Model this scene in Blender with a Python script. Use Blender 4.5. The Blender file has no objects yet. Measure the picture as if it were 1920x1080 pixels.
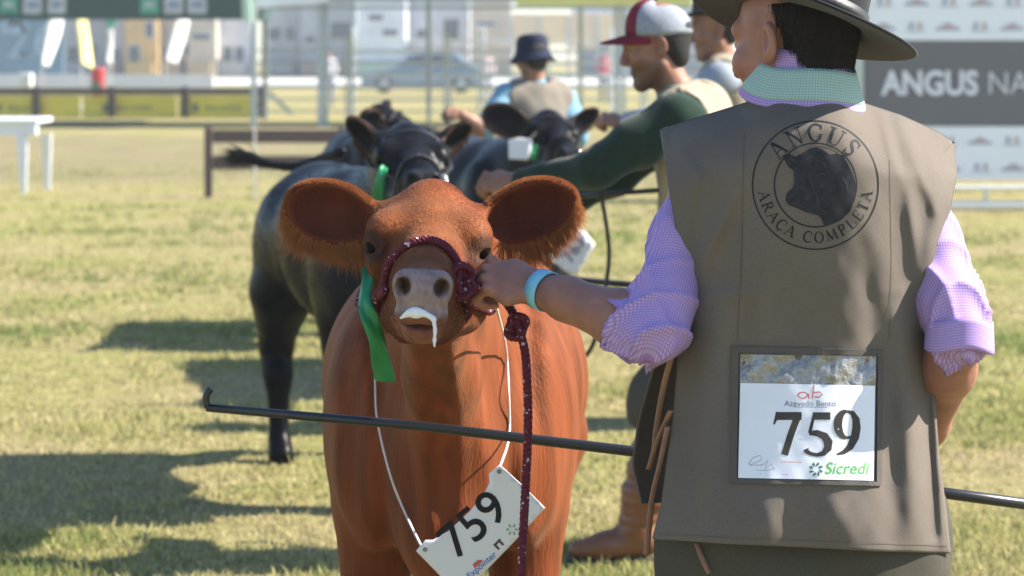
import bpy, bmesh, math, random
import numpy as np
from mathutils import Vector, Matrix, geometry
from mathutils.bvhtree import BVHTree

random.seed(7)
RNG = np.random.default_rng(11)
SC = bpy.context.scene
COL = SC.collection

# ------------------------------------------------------------------ camera, sky, sun, exposure
FPX = 4800.0            # focal length in pixels of the 1920 px wide photograph
HOR = 95.0              # row of the horizon
CAMZ = 1.6
cam_data = bpy.data.cameras.new('camera')
cam = bpy.data.objects.new('camera', cam_data)
COL.objects.link(cam)
cam.location = (0, 0, CAMZ)
cam.rotation_euler = (math.radians(90), 0, 0)
cam_data.sensor_width = 36.0
cam_data.lens = FPX / 1920 * 36.0
cam_data.shift_y = -(540 - HOR) / 1920
cam_data.clip_start = 0.05
cam_data.clip_end = 2000
cam_data.dof.use_dof = True
cam_data.dof.focus_distance = 4.30
cam_data.dof.aperture_fstop = 6.3
SC.camera = cam

SUN_AZ = math.radians(86)      # clockwise from +Y (away from the camera) towards +X (right)
SUN_EL = math.radians(40)
sun_dir = Vector((math.sin(SUN_AZ) * math.cos(SUN_EL), math.cos(SUN_AZ) * math.cos(SUN_EL), math.sin(SUN_EL)))
world = bpy.data.worlds.new('World')
SC.world = world
world.use_nodes = True
wn = world.node_tree
bg = wn.nodes['Background']
sky = wn.nodes.new('ShaderNodeTexSky')
sky.sky_type = 'NISHITA'
sky.sun_disc = False
sky.sun_elevation = SUN_EL
sky.sun_rotation = SUN_AZ
sky.air_density = 1.0
sky.dust_density = 0.2
sky.ozone_density = 3.0
wn.links.new(sky.outputs[0], bg.inputs[0])
bg.inputs[1].default_value = 0.088
sl = bpy.data.lights.new('sun', 'SUN')
sl.energy = 5.0
sl.angle = math.radians(0.55)
sl.color = (1.0, 0.94, 0.84)
sun = bpy.data.objects.new('sun', sl)
COL.objects.link(sun)
sun.location = (20, 10, 20)
sun.rotation_euler = sun_dir.to_track_quat('Z', 'Y').to_euler()

SC.view_settings.view_transform = 'Standard'
SC.view_settings.look = 'None'
SC.view_settings.gamma = 1.0
SC.view_settings.use_curve_mapping = False
SC.view_settings.exposure = 1.5
SC.cycles.use_denoising = True
SC.cycles.max_bounces = 6
SC.cycles.diffuse_bounces = 3
SC.cycles.glossy_bounces = 3
SC.cycles.transparent_max_bounces = 8
SC.cycles.caustics_reflective = False
SC.cycles.caustics_refractive = False
SC.cycles.sample_clamp_indirect = 6


def P(u, v, d):
    """point seen at photograph pixel (u, v) that stands d metres in front of the camera"""
    return Vector(((u - 960) / FPX * d, d, CAMZ - (v - HOR) / FPX * d))


# ------------------------------------------------------------------ materials
MATS = {}


def M(name, col, rough=0.6, var=0.12, scale=18.0, bump=0.0, bscale=120.0, metal=0.0, attr=False, sss=0.0, spec=0.5,
      stretch=None, sheen=0.0, trans=0.0, alpha=1.0, var2=0.0, scale2=3.0, subcol=(1, .35, .2)):
    if name in MATS:
        return MATS[name]
    m = bpy.data.materials.new(name)
    m.use_nodes = True
    nt = m.node_tree
    b = nt.nodes['Principled BSDF']
    L = nt.links.new
    tc = nt.nodes.new('ShaderNodeTexCoord')
    src = tc.outputs['Object']
    if stretch:
        mp = nt.nodes.new('ShaderNodeMapping')
        mp.inputs['Scale'].default_value = stretch
        L(src, mp.inputs[0])
        src = mp.outputs[0]
    nz = nt.nodes.new('ShaderNodeTexNoise')
    nz.inputs['Scale'].default_value = scale
    nz.inputs['Detail'].default_value = 4
    L(src, nz.inputs['Vector'])
    mr = nt.nodes.new('ShaderNodeMapRange')
    mr.inputs[1].default_value = 0.25
    mr.inputs[2].default_value = 0.75
    mr.inputs[3].default_value = 1 - var
    mr.inputs[4].default_value = 1 + var
    L(nz.outputs[0], mr.inputs[0])
    fac = mr.outputs[0]
    if var2:
        nz2 = nt.nodes.new('ShaderNodeTexNoise')
        nz2.inputs['Scale'].default_value = scale2
        nz2.inputs['Detail'].default_value = 3
        L(tc.outputs['Object'], nz2.inputs['Vector'])
        mr2 = nt.nodes.new('ShaderNodeMapRange')
        mr2.inputs[1].default_value = 0.3
        mr2.inputs[2].default_value = 0.7
        mr2.inputs[3].default_value = 1 - var2
        mr2.inputs[4].default_value = 1 + var2
        L(nz2.outputs[0], mr2.inputs[0])
        mu = nt.nodes.new('ShaderNodeMath')
        mu.operation = 'MULTIPLY'
        L(fac, mu.inputs[0])
        L(mr2.outputs[0], mu.inputs[1])
        fac = mu.outputs[0]
    vm = nt.nodes.new('ShaderNodeVectorMath')
    vm.operation = 'SCALE'
    if attr:
        at = nt.nodes.new('ShaderNodeAttribute')
        at.attribute_name = 'Col'
        L(at.outputs['Color'], vm.inputs[0])
    else:
        vm.inputs[0].default_value = col[:3]
    L(fac, vm.inputs['Scale'])
    L(vm.outputs[0], b.inputs['Base Color'])
    b.inputs['Roughness'].default_value = rough
    b.inputs['Metallic'].default_value = metal
    b.inputs['Specular IOR Level'].default_value = spec
    if sheen:
        b.inputs['Sheen Weight'].default_value = sheen
        b.inputs['Sheen Roughness'].default_value = 0.45
    if sss:
        b.inputs['Subsurface Weight'].default_value = sss
        b.inputs['Subsurface Radius'].default_value = subcol
        b.inputs['Subsurface Scale'].default_value = 0.012
    if trans:
        b.inputs['Transmission Weight'].default_value = trans
    b.inputs['Alpha'].default_value = alpha
    if bump:
        n2 = nt.nodes.new('ShaderNodeTexNoise')
        n2.inputs['Scale'].default_value = bscale
        n2.inputs['Detail'].default_value = 3
        L(src, n2.inputs['Vector'])
        bp = nt.nodes.new('ShaderNodeBump')
        bp.inputs['Strength'].default_value = bump
        bp.inputs['Distance'].default_value = 0.01
        L(n2.outputs[0], bp.inputs['Height'])
        L(bp.outputs[0], b.inputs['Normal'])
    MATS[name] = m
    return m


def gingham(name, c1, c2, freq, rough=0.8):
    """small woven check: two crossing sets of stripes"""
    m = bpy.data.materials.new(name)
    m.use_nodes = True
    nt = m.node_tree
    L = nt.links.new
    b = nt.nodes['Principled BSDF']
    uv = nt.nodes.new('ShaderNodeAttribute')
    uv.attribute_name = 'Weave'
    sp = nt.nodes.new('ShaderNodeSeparateXYZ')
    L(uv.outputs['Vector'], sp.inputs[0])
    outs = []
    for k in range(2):
        a = nt.nodes.new('ShaderNodeMath'); a.operation = 'MULTIPLY'; a.inputs[1].default_value = freq
        L(sp.outputs[k], a.inputs[0])
        s = nt.nodes.new('ShaderNodeMath'); s.operation = 'SINE'
        L(a.outputs[0], s.inputs[0])
        r = nt.nodes.new('ShaderNodeMapRange')
        r.inputs[1].default_value = 0.25; r.inputs[2].default_value = 0.75
        L(s.outputs[0], r.inputs[0])
        outs.append(r.outputs[0])
    ad = nt.nodes.new('ShaderNodeMath'); ad.operation = 'MAXIMUM'
    L(outs[0], ad.inputs[0]); L(outs[1], ad.inputs[1])
    nz = nt.nodes.new('ShaderNodeTexNoise'); nz.inputs['Scale'].default_value = 30
    mx = nt.nodes.new('ShaderNodeMix'); mx.data_type = 'RGBA'
    mx.inputs[6].default_value = (*c1, 1); mx.inputs[7].default_value = (*c2, 1)
    L(ad.outputs[0], mx.inputs[0])
    L(mx.outputs[2], b.inputs['Base Color'])
    b.inputs['Roughness'].default_value = rough
    b.inputs['Specular IOR Level'].default_value = 0.2
    MATS[name] = m
    return m


# ------------------------------------------------------------------ object helpers
def tag(o, label=None, cat=None, group=None, kind=None):
    if label: o['label'] = label
    if cat: o['category'] = cat
    if group: o['group'] = group
    if kind: o['kind'] = kind
    return o


def empty(name, loc, label=None, cat=None, group=None):
    o = bpy.data.objects.new(name, None)
    COL.objects.link(o)
    o.location = loc
    o.empty_display_size = 0.1
    return tag(o, label, cat, group)


def link(name, me, mat=None, parent=None, smooth=True):
    """links a mesh whose vertices are given in world space; the origin moves to the parent's or to the base"""
    o = bpy.data.objects.new(name, me)
    COL.objects.link(o)
    if mat is not None:
        for mm in (mat if isinstance(mat, (list, tuple)) else [mat]):
            me.materials.append(mm)
    n = len(me.vertices)
    if n:
        co = np.empty(n * 3, np.float32)
        me.vertices.foreach_get('co', co)
        co = co.reshape(-1, 3)
        if parent is not None:
            q = parent
            base = Vector((0, 0, 0))
            while q is not None:
                base = base + q.location
                q = q.parent
            o.parent = parent
        else:
            base = Vector(((co[:, 0].min() + co[:, 0].max()) / 2, (co[:, 1].min() + co[:, 1].max()) / 2, co[:, 2].min()))
            o.location = base
        co -= np.array(base, np.float32)
        me.vertices.foreach_set('co', co.ravel())
    if smooth:
        me.polygons.foreach_set('use_smooth', [True] * len(me.polygons))
    me.update()
    return o


def mesh_np(name, V, F):
    me = bpy.data.meshes.new(name)
    V = np.asarray(V, np.float32)
    me.from_pydata(V.tolist(), [], F.tolist() if isinstance(F, np.ndarray) else F)
    return me


def mesh_fast(name, V, F):
    """uniform polygons as arrays"""
    me = bpy.data.meshes.new(name)
    V = np.asarray(V, np.float32); F = np.asarray(F, np.int32)
    k = F.shape[1]
    me.vertices.add(len(V)); me.vertices.foreach_set('co', V.ravel())
    me.loops.add(F.size); me.loops.foreach_set('vertex_index', F.ravel())
    me.polygons.add(len(F)); me.polygons.foreach_set('loop_start', np.arange(0, F.size, k, dtype=np.int32))
    me.update(calc_edges=True)
    me.validate()
    return me


def setcol(me, C, name='Col'):
    a = me.attributes.new(name, 'FLOAT_COLOR', 'POINT')
    C = np.asarray(C, np.float32)
    if C.shape[1] == 3:
        C = np.concatenate([C, np.ones((len(C), 1), np.float32)], 1)
    a.data.foreach_set('color', C.ravel())


def setvec(me, C, name='Weave'):
    a = me.attributes.new(name, 'FLOAT_VECTOR', 'POINT')
    a.data.foreach_set('vector', np.asarray(C, np.float32).ravel())


class MB:
    """collects pieces of one mesh"""
    def __init__(self):
        self.V = []; self.F = []

    def add(self, V, F):
        b = len(self.V)
        self.V += [tuple(v) for v in V]
        self.F += [tuple(i + b for i in f) for f in F]
        return self

    def box(self, x0, x1, y0, y1, z0, z1):
        V = [(x, y, z) for z in (z0, z1) for y in (y0, y1) for x in (x0, x1)]
        return self.add(V, [(0, 2, 3, 1), (4, 5, 7, 6), (0, 1, 5, 4), (2, 6, 7, 3), (0, 4, 6, 2), (1, 3, 7, 5)])

    def bar(self, a, b, w, h, up=(0, 0, 1)):
        a = Vector(a); b = Vector(b)
        t = (b - a).normalized(); s = t.cross(Vector(up))
        if s.length < 1e-4: s = t.cross(Vector((0, 1, 0)))
        s.normalize(); n = s.cross(t)
        V = [p + s * (i * w / 2) + n * (j * h / 2) for p in (a, b) for i, j in ((-1, -1), (1, -1), (1, 1), (-1, 1))]
        return self.add(V, [(0, 1, 2, 3), (7, 6, 5, 4), (0, 4, 5, 1), (1, 5, 6, 2), (2, 6, 7, 3), (3, 7, 4, 0)])

    def tube(self, pts, r, n=8, cap=True, flat=1.0):
        pts = [Vector(p) for p in pts]
        m = len(pts)
        rs = r if isinstance(r, (list, tuple, np.ndarray)) else [r] * m
        V = []; F = []
        t0 = (pts[1] - pts[0]).normalized()
        s = t0.cross(Vector((0, 0, 1)))
        if s.length < 1e-3: s = t0.cross(Vector((1, 0, 0)))
        s.normalize()
        for i in range(m):
            t = (pts[min(i + 1, m - 1)] - pts[max(i - 1, 0)]).normalized()
            s = (s - t * s.dot(t)).normalized()
            q = t.cross(s)
            for j in range(n):
                a = 2 * math.pi * j / n
                V.append(pts[i] + s * (math.cos(a) * rs[i]) + q * (math.sin(a) * rs[i] * flat))
        for i in range(m - 1):
            for j in range(n):
                k = (j + 1) % n
                F.append((i * n + j, i * n + k, (i + 1) * n + k, (i + 1) * n + j))
        if cap:
            F.append(tuple(range(n - 1, -1, -1)))
            F.append(tuple((m - 1) * n + j for j in range(n)))
        return self.add(V, F)

    def lathe(self, prof, c, n=24, axis=None):
        V = []; F = []
        R = axis or Matrix.Identity(3)
        for r, z in prof:
            for j in range(n):
                a = 2 * math.pi * j / n
                V.append(Vector(c) + R @ Vector((r * math.cos(a), r * math.sin(a), z)))
        for i in range(len(prof) - 1):
            for j in range(n):
                k = (j + 1) % n
                F.append((i * n + j, i * n + k, (i + 1) * n + k, (i + 1) * n + j))
        F.append(tuple(range(n - 1, -1, -1)))
        F.append(tuple((len(prof) - 1) * n + j for j in range(n)))
        return self.add(V, F)

    def sphere(self, c, r, n=12, m=8):
        rx, ry, rz = r if isinstance(r, (tuple, list)) else (r, r, r)
        V = []; F = []
        for i in range(m + 1):
            th = math.pi * i / m
            for j in range(n):
                a = 2 * math.pi * j / n
                V.append((c[0] + rx * math.sin(th) * math.cos(a), c[1] + ry * math.sin(th) * math.sin(a), c[2] + rz * math.cos(th)))
        for i in range(m):
            for j in range(n):
                k = (j + 1) % n
                F.append((i * n + j, (i + 1) * n + j, (i + 1) * n + k, i * n + k))
        return self.add(V, F)

    def build(self, name, mat, parent=None, smooth=False, bevel=0.0):
        me = bpy.data.meshes.new(name)
        me.from_pydata(self.V, [], self.F)
        o = link(name, me, mat, parent, smooth)
        if bevel:
            bv = o.modifiers.new('bevel', 'BEVEL'); bv.width = bevel; bv.segments = 2; bv.limit_method = 'ANGLE'
        return o


def spline(pts, n):
    """Catmull-Rom through pts, n points a segment"""
    pts = [Vector(p) for p in pts]
    out = []
    for i in range(len(pts) - 1):
        p0 = pts[max(i - 1, 0)]; p1 = pts[i]; p2 = pts[i + 1]; p3 = pts[min(i + 2, len(pts) - 1)]
        for k in range(n):
            t = k / n
            out.append(0.5 * ((2 * p1) + (p2 - p0) * t + (2 * p0 - 5 * p1 + 4 * p2 - p3) * t * t + (3 * p1 - p0 - 3 * p2 + p3) * t ** 3))
    out.append(pts[-1])
    return out


def rope(name, path, r, mats, parent=None, pitch=0.03, strands=3, n=6):
    """a laid rope: strands twisted round the path"""
    path = [Vector(p) for p in path]
    # resample
    L = [0]
    for a, b in zip(path, path[1:]): L.append(L[-1] + (b - a).length)
    step = pitch / 8
    k = max(4, int(L[-1] / step))
    res = []; j = 0
    for i in range(k + 1):
        s = L[-1] * i / k
        while j < len(L) - 2 and L[j + 1] < s: j += 1
        t = (s - L[j]) / max(L[j + 1] - L[j], 1e-9)
        res.append(path[j].lerp(path[j + 1], t))
    tang = [(res[min(i + 1, k)] - res[max(i - 1, 0)]).normalized() for i in range(k + 1)]
    s = tang[0].cross(Vector((0.3, 1, 0.2))).normalized()
    side = []
    for t in tang:
        s = (s - t * s.dot(t)).normalized(); side.append(s.copy())
    mb = MB()
    for q in range(strands):
        pts = []
        for i in range(k + 1):
            a = 2 * math.pi * (L[-1] * i / k / pitch + q / strands)
            pts.append(res[i] + side[i] * (math.cos(a) * r * .5) + tang[i].cross(side[i]) * (math.sin(a) * r * .5))
        mb.tube(pts, r * .58, n)
    return mb.build(name, mats, parent, True)


def text_mesh(txt, size, offset=0.0, shear=0.0, extrude=0.0, space=1.0, align='CENTER'):
    cu = bpy.data.curves.new('t', 'FONT')
    cu.body = txt; cu.size = size; cu.offset = offset; cu.shear = shear; cu.extrude = extrude
    cu.space_character = space; cu.align_x = align; cu.align_y = 'CENTER'
    cu.resolution_u = 4
    o = bpy.data.objects.new('t', cu)
    COL.objects.link(o)
    dg = bpy.context.evaluated_depsgraph_get()
    me = o.evaluated_get(dg).to_mesh()
    V = [v.co.copy() for v in me.vertices]
    F = [tuple(p.vertices) for p in me.polygons]
    o.evaluated_get(dg).to_mesh_clear()
    bpy.data.objects.remove(o)
    bpy.data.curves.remove(cu)
    return V, F


# ------------------------------------------------------------------ signed-distance sculpting
def smin(a, b, k):
    if k <= 0: return np.minimum(a, b)
    h = np.clip(0.5 + 0.5 * (b - a) / k, 0, 1)
    return b + (a - b) * h - k * h * (1 - h)


class SDF:
    def __init__(self):
        self.ops = []

    def _add(self, f, k, op, lo=None):
        self.ops.append((op, f, k))
        return self

    def cone(self, a, ra, b, rb, k=0.02, op=1):
        a = np.array(a, np.float32); b = np.array(b, np.float32); ba = b - a; q = float(ba @ ba) + 1e-12
        def f(p):
            pa = p - a
            t = np.clip(pa @ ba / q, 0, 1)
            return np.linalg.norm(pa - t[:, None] * ba, axis=1) - (ra + (rb - ra) * t)
        return self._add(f, k, op)

    def chain(self, pts, rs, k=0.02, op=1):
        for i in range(len(pts) - 1):
            self.cone(pts[i], rs[i], pts[i + 1], rs[i + 1], k, op)
        return self

    def ell(self, c, r, R=None, k=0.02, op=1):
        c = np.array(c, np.float32); r = np.array(r, np.float32)
        R = None if R is None else np.array(R, np.float32)   # columns = axes
        def f(p):
            q = p - c
            if R is not None: q = q @ R
            k0 = np.linalg.norm(q / r, axis=1); k1 = np.linalg.norm(q / (r * r), axis=1) + 1e-9
            return k0 * (k0 - 1) / k1
        return self._add(f, k, op)

    def ecap(self, a, sa, b, sb, side, k=0.02, op=1, pw=2.0):
        """capsule of elliptical section: sa, sb = (half width along side, half height across)"""
        a = np.array(a, np.float32); b = np.array(b, np.float32); ba = b - a; l2 = float(ba @ ba)
        t_ = ba / math.sqrt(l2)
        s_ = np.array(side, np.float32); s_ = s_ - t_ * (s_ @ t_); s_ /= np.linalg.norm(s_)
        n_ = np.cross(t_, s_)
        def f(p):
            pa = p - a
            t = pa @ ba / l2; tc = np.clip(t, 0, 1)
            w = sa[0] + (sb[0] - sa[0]) * tc; h = sa[1] + (sb[1] - sa[1]) * tc
            m = np.minimum(w, h)
            q = pa - tc[:, None] * ba
            e = ((np.abs(q @ s_) / w) ** pw + (np.abs(q @ n_) / h) ** pw + (np.abs(q @ t_) / m) ** pw) ** (1 / pw)
            return (e - 1) * m
        return self._add(f, k, op)

    def box(self, c, h, r, R=None, k=0.02, op=1):
        c = np.array(c, np.float32); h = np.array(h, np.float32) - r
        R = None if R is None else np.array(R, np.float32)
        def f(p):
            q = p - c
            if R is not None: q = q @ R
            d = np.abs(q) - h
            return np.linalg.norm(np.maximum(d, 0), axis=1) + np.minimum(d.max(axis=1), 0) - r
        return self._add(f, k, op)

    def sub(self, other, o, R, s=1.0, k=0.02, op=1):
        """another field placed with origin o, axes = columns of R, scale s"""
        o = np.array(o, np.float32); R = np.array(R, np.float32)
        return self._add(lambda p: other((p - o) @ R / s) * s, k, op)

    def fn(self, f, k=0.02, op=1):
        return self._add(f, k, op)

    def __call__(self, p):
        d = None
        for op, f, k in self.ops:
            v = f(p)
            if d is None: d = v
            elif op == 1: d = smin(d, v, k)
            elif op == -1: d = -smin(-d, v, k)
            elif op == 2: d = -smin(-d, -v, k)      # intersection
            elif op == 0: d = d + v                 # displacement
        return d


def axis_pts(segs):
    """rectilinear axis: segs = [(start, end, step), ...] joined"""
    out = []
    for a, b, s in segs:
        n = max(1, int(round((b - a) / s)))
        out += list(np.linspace(a, b, n, endpoint=False))
    out.append(segs[-1][1])
    return np.array(out, np.float32)


def sdf_mesh(f, ax, ay, az, B=6, margin=1.35, smooth=1):
    """surface nets on a rectilinear grid, evaluated only near the surface"""
    def pad(a):
        n = (-len(a)) % B
        st = a[-1] - a[-2]
        return np.concatenate([a, a[-1] + st * np.arange(1, n + 1, dtype=np.float32)]) if n else a
    ax, ay, az = pad(ax), pad(ay), pad(az)
    nx, ny, nz = len(ax), len(ay), len(az)
    bx, by, bz = [a.reshape(-1, B) for a in (ax, ay, az)]
    def cen(b):
        nxt = np.append(b[1:, 0], b[-1, -1] + (b[-1, -1] - b[-1, -2]))
        return (b[:, 0] + nxt) / 2, (nxt - b[:, 0]) / 2
    (cx, hx), (cy, hy), (cz, hz) = cen(bx), cen(by), cen(bz)
    G = np.stack(np.meshgrid(cx, cy, cz, indexing='ij'), -1).reshape(-1, 3)
    H = np.stack(np.meshgrid(hx, hy, hz, indexing='ij'), -1).reshape(-1, 3)
    dc = np.concatenate([f(G[i:i + 200000]) for i in range(0, len(G), 200000)])
    act = np.abs(dc) < margin * np.linalg.norm(H, axis=1) + 0.004
    D = np.repeat(np.repeat(np.repeat(np.sign(dc).reshape(len(cx), len(cy), len(cz)).astype(np.float32), B, 0), B, 1), B, 2)
    ids = np.argwhere(act.reshape(len(cx), len(cy), len(cz)))
    o = np.arange(B)
    for s in range(0, len(ids), 1500):
        blk = ids[s:s + 1500]
        I = (blk[:, 0, None] * B + o)[:, :, None, None]
        J = (blk[:, 1, None] * B + o)[:, None, :, None]
        K = (blk[:, 2, None] * B + o)[:, None, None, :]
        I, J, K = [a.ravel() for a in np.broadcast_arrays(I, J, K)]
        D[I, J, K] = f(np.stack([ax[I], ay[J], az[K]], 1))
    S = D < 0
    c = np.zeros((nx - 1, ny - 1, nz - 1), np.int8)
    offs = [(i, j, k) for i in (0, 1) for j in (0, 1) for k in (0, 1)]
    for i, j, k in offs:
        c += S[i:nx - 1 + i, j:ny - 1 + j, k:nz - 1 + k]
    cells = np.argwhere((c > 0) & (c < 8))
    vals = np.stack([D[cells[:, 0] + i, cells[:, 1] + j, cells[:, 2] + k] for i, j, k in offs], 1)
    acc = np.zeros((len(cells), 3)); cnt = np.zeros(len(cells))
    for a in range(8):
        for b in range(a + 1, 8):
            da = np.array(offs[b]) - np.array(offs[a])
            if np.abs(da).sum() != 1: continue
            va, vb = vals[:, a], vals[:, b]
            m = (va < 0) != (vb < 0)
            t = np.where(m, va / np.where(m, va - vb, 1), 0)
            acc += np.where(m[:, None], np.array(offs[a]) + t[:, None] * da, 0); cnt += m
    idx = cells + acc / cnt[:, None]
    V = np.stack([np.interp(idx[:, 0], np.arange(nx), ax), np.interp(idx[:, 1], np.arange(ny), ay), np.interp(idx[:, 2], np.arange(nz), az)], 1)
    num = -np.ones(c.shape, np.int32)
    num[cells[:, 0], cells[:, 1], cells[:, 2]] = np.arange(len(cells))
    F = []
    for d in range(3):
        e = [(1, 2), (2, 0), (0, 1)][d]
        sl0 = [slice(1, n - 1) for n in (nx, ny, nz)]; sl0[d] = slice(0, (nx, ny, nz)[d] - 1)
        sl1 = list(sl0); sl1[d] = slice(1, (nx, ny, nz)[d])
        A = S[tuple(sl0)]; Bq = S[tuple(sl1)]
        w = np.argwhere(A != Bq)
        flip = A[w[:, 0], w[:, 1], w[:, 2]]
        base = w.copy()
        for q in range(3):
            if q != d: base[:, q] += 1
        quad = []
        for da, db in ((-1, -1), (0, -1), (0, 0), (-1, 0)):
            cc = base.copy(); cc[:, e[0]] += da; cc[:, e[1]] += db
            quad.append(num[cc[:, 0], cc[:, 1], cc[:, 2]])
        quad = np.stack(quad, 1)
        quad[~flip] = quad[~flip][:, ::-1]
        F.append(quad)
    F = np.concatenate(F)
    F = F[(F >= 0).all(1)]
    for _ in range(smooth):
        E = np.concatenate([F[:, [0, 1]], F[:, [1, 2]], F[:, [2, 3]], F[:, [3, 0]]])
        s = np.zeros_like(V); n = np.zeros(len(V))
        np.add.at(s, E[:, 0], V[E[:, 1]]); np.add.at(n, E[:, 0], 1)
        np.add.at(s, E[:, 1], V[E[:, 0]]); np.add.at(n, E[:, 1], 1)
        V = V * .45 + .55 * s / np.maximum(n, 1)[:, None]
    return V.astype(np.float32), F


def rotm(axes):
    """columns from three vectors"""
    return np.array([list(a) for a in axes], np.float32).T


def frame(fwd, up):
    """axes (right, forward, up) of a head or a hand"""
    f = Vector(fwd).normalized(); u = Vector(up); u = (u - f * u.dot(f)).normalized()
    r = f.cross(u)
    return rotm((r, f, u))


def vnormals(V, F):
    a = V[F[:, 2]] - V[F[:, 0]]; b = V[F[:, 3]] - V[F[:, 1]]
    n = np.cross(a, b); N = np.zeros_like(V)
    for k in range(4): np.add.at(N, F[:, k], n)
    return N / (np.linalg.norm(N, axis=1, keepdims=True) + 1e-12)


def sstep(a, b, x):
    t = np.clip((x - a) / (b - a), 0, 1)
    return t * t * (3 - 2 * t)


def vnoise(p, seed=0):
    """cheap smooth noise from a few sines, -1..1"""
    r = np.random.default_rng(seed)
    out = np.zeros(len(p))
    for _ in range(6):
        w = r.normal(size=3); ph = r.uniform(0, 6.28)
        out += np.sin(p @ w + ph)
    return out / 3.2


def hair_curves(name, roots, pts, rad, C, mat, parent, label=None):
    """pts: (n, k, 3) strand points in world space"""
    n, k, _ = pts.shape
    hc = bpy.data.hair_curves.new(name)
    hc.add_curves([k] * n)
    base = Vector((0, 0, 0)); q = parent
    while q is not None: base = base + q.location; q = q.parent
    hc.position_data.foreach_set('vector', (pts - np.array(base, np.float32)).astype(np.float32).ravel())
    if 'radius' not in hc.attributes: hc.attributes.new('radius', 'FLOAT', 'POINT')
    prof = np.linspace(1.0, 0.25, k)
    hc.attributes['radius'].data.foreach_set('value', (np.asarray(rad)[:, None] * prof[None]).astype(np.float32).ravel())
    a = hc.attributes.new('Col', 'FLOAT_COLOR', 'CURVE')
    a.data.foreach_set('color', np.concatenate([C, np.ones((n, 1))], 1).astype(np.float32).ravel())
    hc.materials.append(mat)
    o = bpy.data.objects.new(name, hc)
    COL.objects.link(o); o.parent = parent
    o['kind'] = 'stuff'
    return o

# ------------------------------------------------------------------ ground and grass
def ground_material():
    m = bpy.data.materials.new('turf')
    m.use_nodes = True
    nt = m.node_tree; L = nt.links.new
    b = nt.nodes['Principled BSDF']
    tc = nt.nodes.new('ShaderNodeTexCoord')
    def noise(scale, detail=4, rough=.55, stretch=None):
        src = tc.outputs['Object']
        if stretch:
            mp = nt.nodes.new('ShaderNodeMapping'); mp.inputs['Scale'].default_value = stretch
            L(src, mp.inputs[0]); src = mp.outputs[0]
        n = nt.nodes.new('ShaderNodeTexNoise')
        n.inputs['Scale'].default_value = scale; n.inputs['Detail'].default_value = detail
        n.inputs['Roughness'].default_value = rough
        L(src, n.inputs['Vector'])
        return n.outputs[0]
    def ramp(src, stops):
        r = nt.nodes.new('ShaderNodeValToRGB')
        r.color_ramp.elements[0].position = stops[0][0]; r.color_ramp.elements[0].color = (*stops[0][1], 1)
        r.color_ramp.elements[1].position = stops[-1][0]; r.color_ramp.elements[1].color = (*stops[-1][1], 1)
        for p, c in stops[1:-1]:
            e = r.color_ramp.elements.new(p); e.color = (*c, 1)
        L(src, r.inputs[0])
        return r.outputs[0]
    def mix(f, a, c, typ='MIX'):
        x = nt.nodes.new('ShaderNodeMix'); x.data_type = 'RGBA'; x.blend_type = typ
        if isinstance(f, float): x.inputs[0].default_value = f
        else: L(f, x.inputs[0])
        L(a, x.inputs[6]); L(c, x.inputs[7])
        return x.outputs[2]
    green = ramp(noise(9, 5), [(.3, (.15, .165, .05)), (.5, (.27, .25, .085)), (.7, (.40, .34, .15))])
    dry = ramp(noise(14, 5), [(.3, (.18, .13, .07)), (.5, (.32, .255, .13)), (.72, (.44, .37, .21))])
    patch = ramp(noise(.55, 5, .6), [(.42, (0, 0, 0)), (.62, (1, 1, 1))])
    c = mix(patch, green, dry)
    # worn track across the ring, 30 to 50 m away
    sp = nt.nodes.new('ShaderNodeSeparateXYZ'); L(tc.outputs['Object'], sp.inputs[0])
    mr = nt.nodes.new('ShaderNodeMapRange'); mr.interpolation_type = 'SMOOTHERSTEP'
    wob = nt.nodes.new('ShaderNodeMath'); wob.operation = 'MULTIPLY_ADD'; wob.inputs[1].default_value = 9.0
    L(noise(.25, 3), wob.inputs[0]); L(sp.outputs[1], wob.inputs[2])
    mr.inputs[1].default_value = 33; mr.inputs[2].default_value = 38
    L(wob.outputs[0], mr.inputs[0])
    mr2 = nt.nodes.new('ShaderNodeMapRange'); mr2.interpolation_type = 'SMOOTHERSTEP'
    mr2.inputs[1].default_value = 56; mr2.inputs[2].default_value = 50
    L(wob.outputs[0], mr2.inputs[0])
    mu = nt.nodes.new('ShaderNodeMath'); mu.operation = 'MULTIPLY'
    L(mr.outputs[0], mu.inputs[0]); L(mr2.outputs[0], mu.inputs[1])
    mu2 = nt.nodes.new('ShaderNodeMath'); mu2.operation = 'MULTIPLY'; mu2.inputs[1].default_value = .6
    L(mu.outputs[0], mu2.inputs[0])
    track = ramp(noise(1.2, 5, .6, (1, .35, 1)), [(.3, (.155, .13, .078)), (.7, (.24, .20, .12))])
    c = mix(mu2.outputs[0], c, track)
    L(c, b.inputs['Base Color'])
    b.inputs['Roughness'].default_value = .95
    b.inputs['Specular IOR Level'].default_value = .1
    bp = nt.nodes.new('ShaderNodeBump'); bp.inputs['Strength'].default_value = .8; bp.inputs['Distance'].default_value = .04
    L(noise(26, 6, .7), bp.inputs['Height']); L(bp.outputs[0], b.inputs['Normal'])
    return m


me = bpy.data.meshes.new('ground')
me.from_pydata([(-240, -30, 0), (240, -30, 0), (240, 420, 0), (-240, 420, 0)], [], [(0, 1, 2, 3)])
g = bpy.data.objects.new('ground', me); COL.objects.link(g)
me.materials.append(ground_material()); tag(g, kind='structure')


def grass_patchiness(x, y):
    p = np.stack([x, y, 0 * x], 1)
    n = vnoise(p * 1.1, 3) * .5 + vnoise(p * 2.9, 4) * .3 + vnoise(p * 7.0, 5) * .25
    return n


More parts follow.
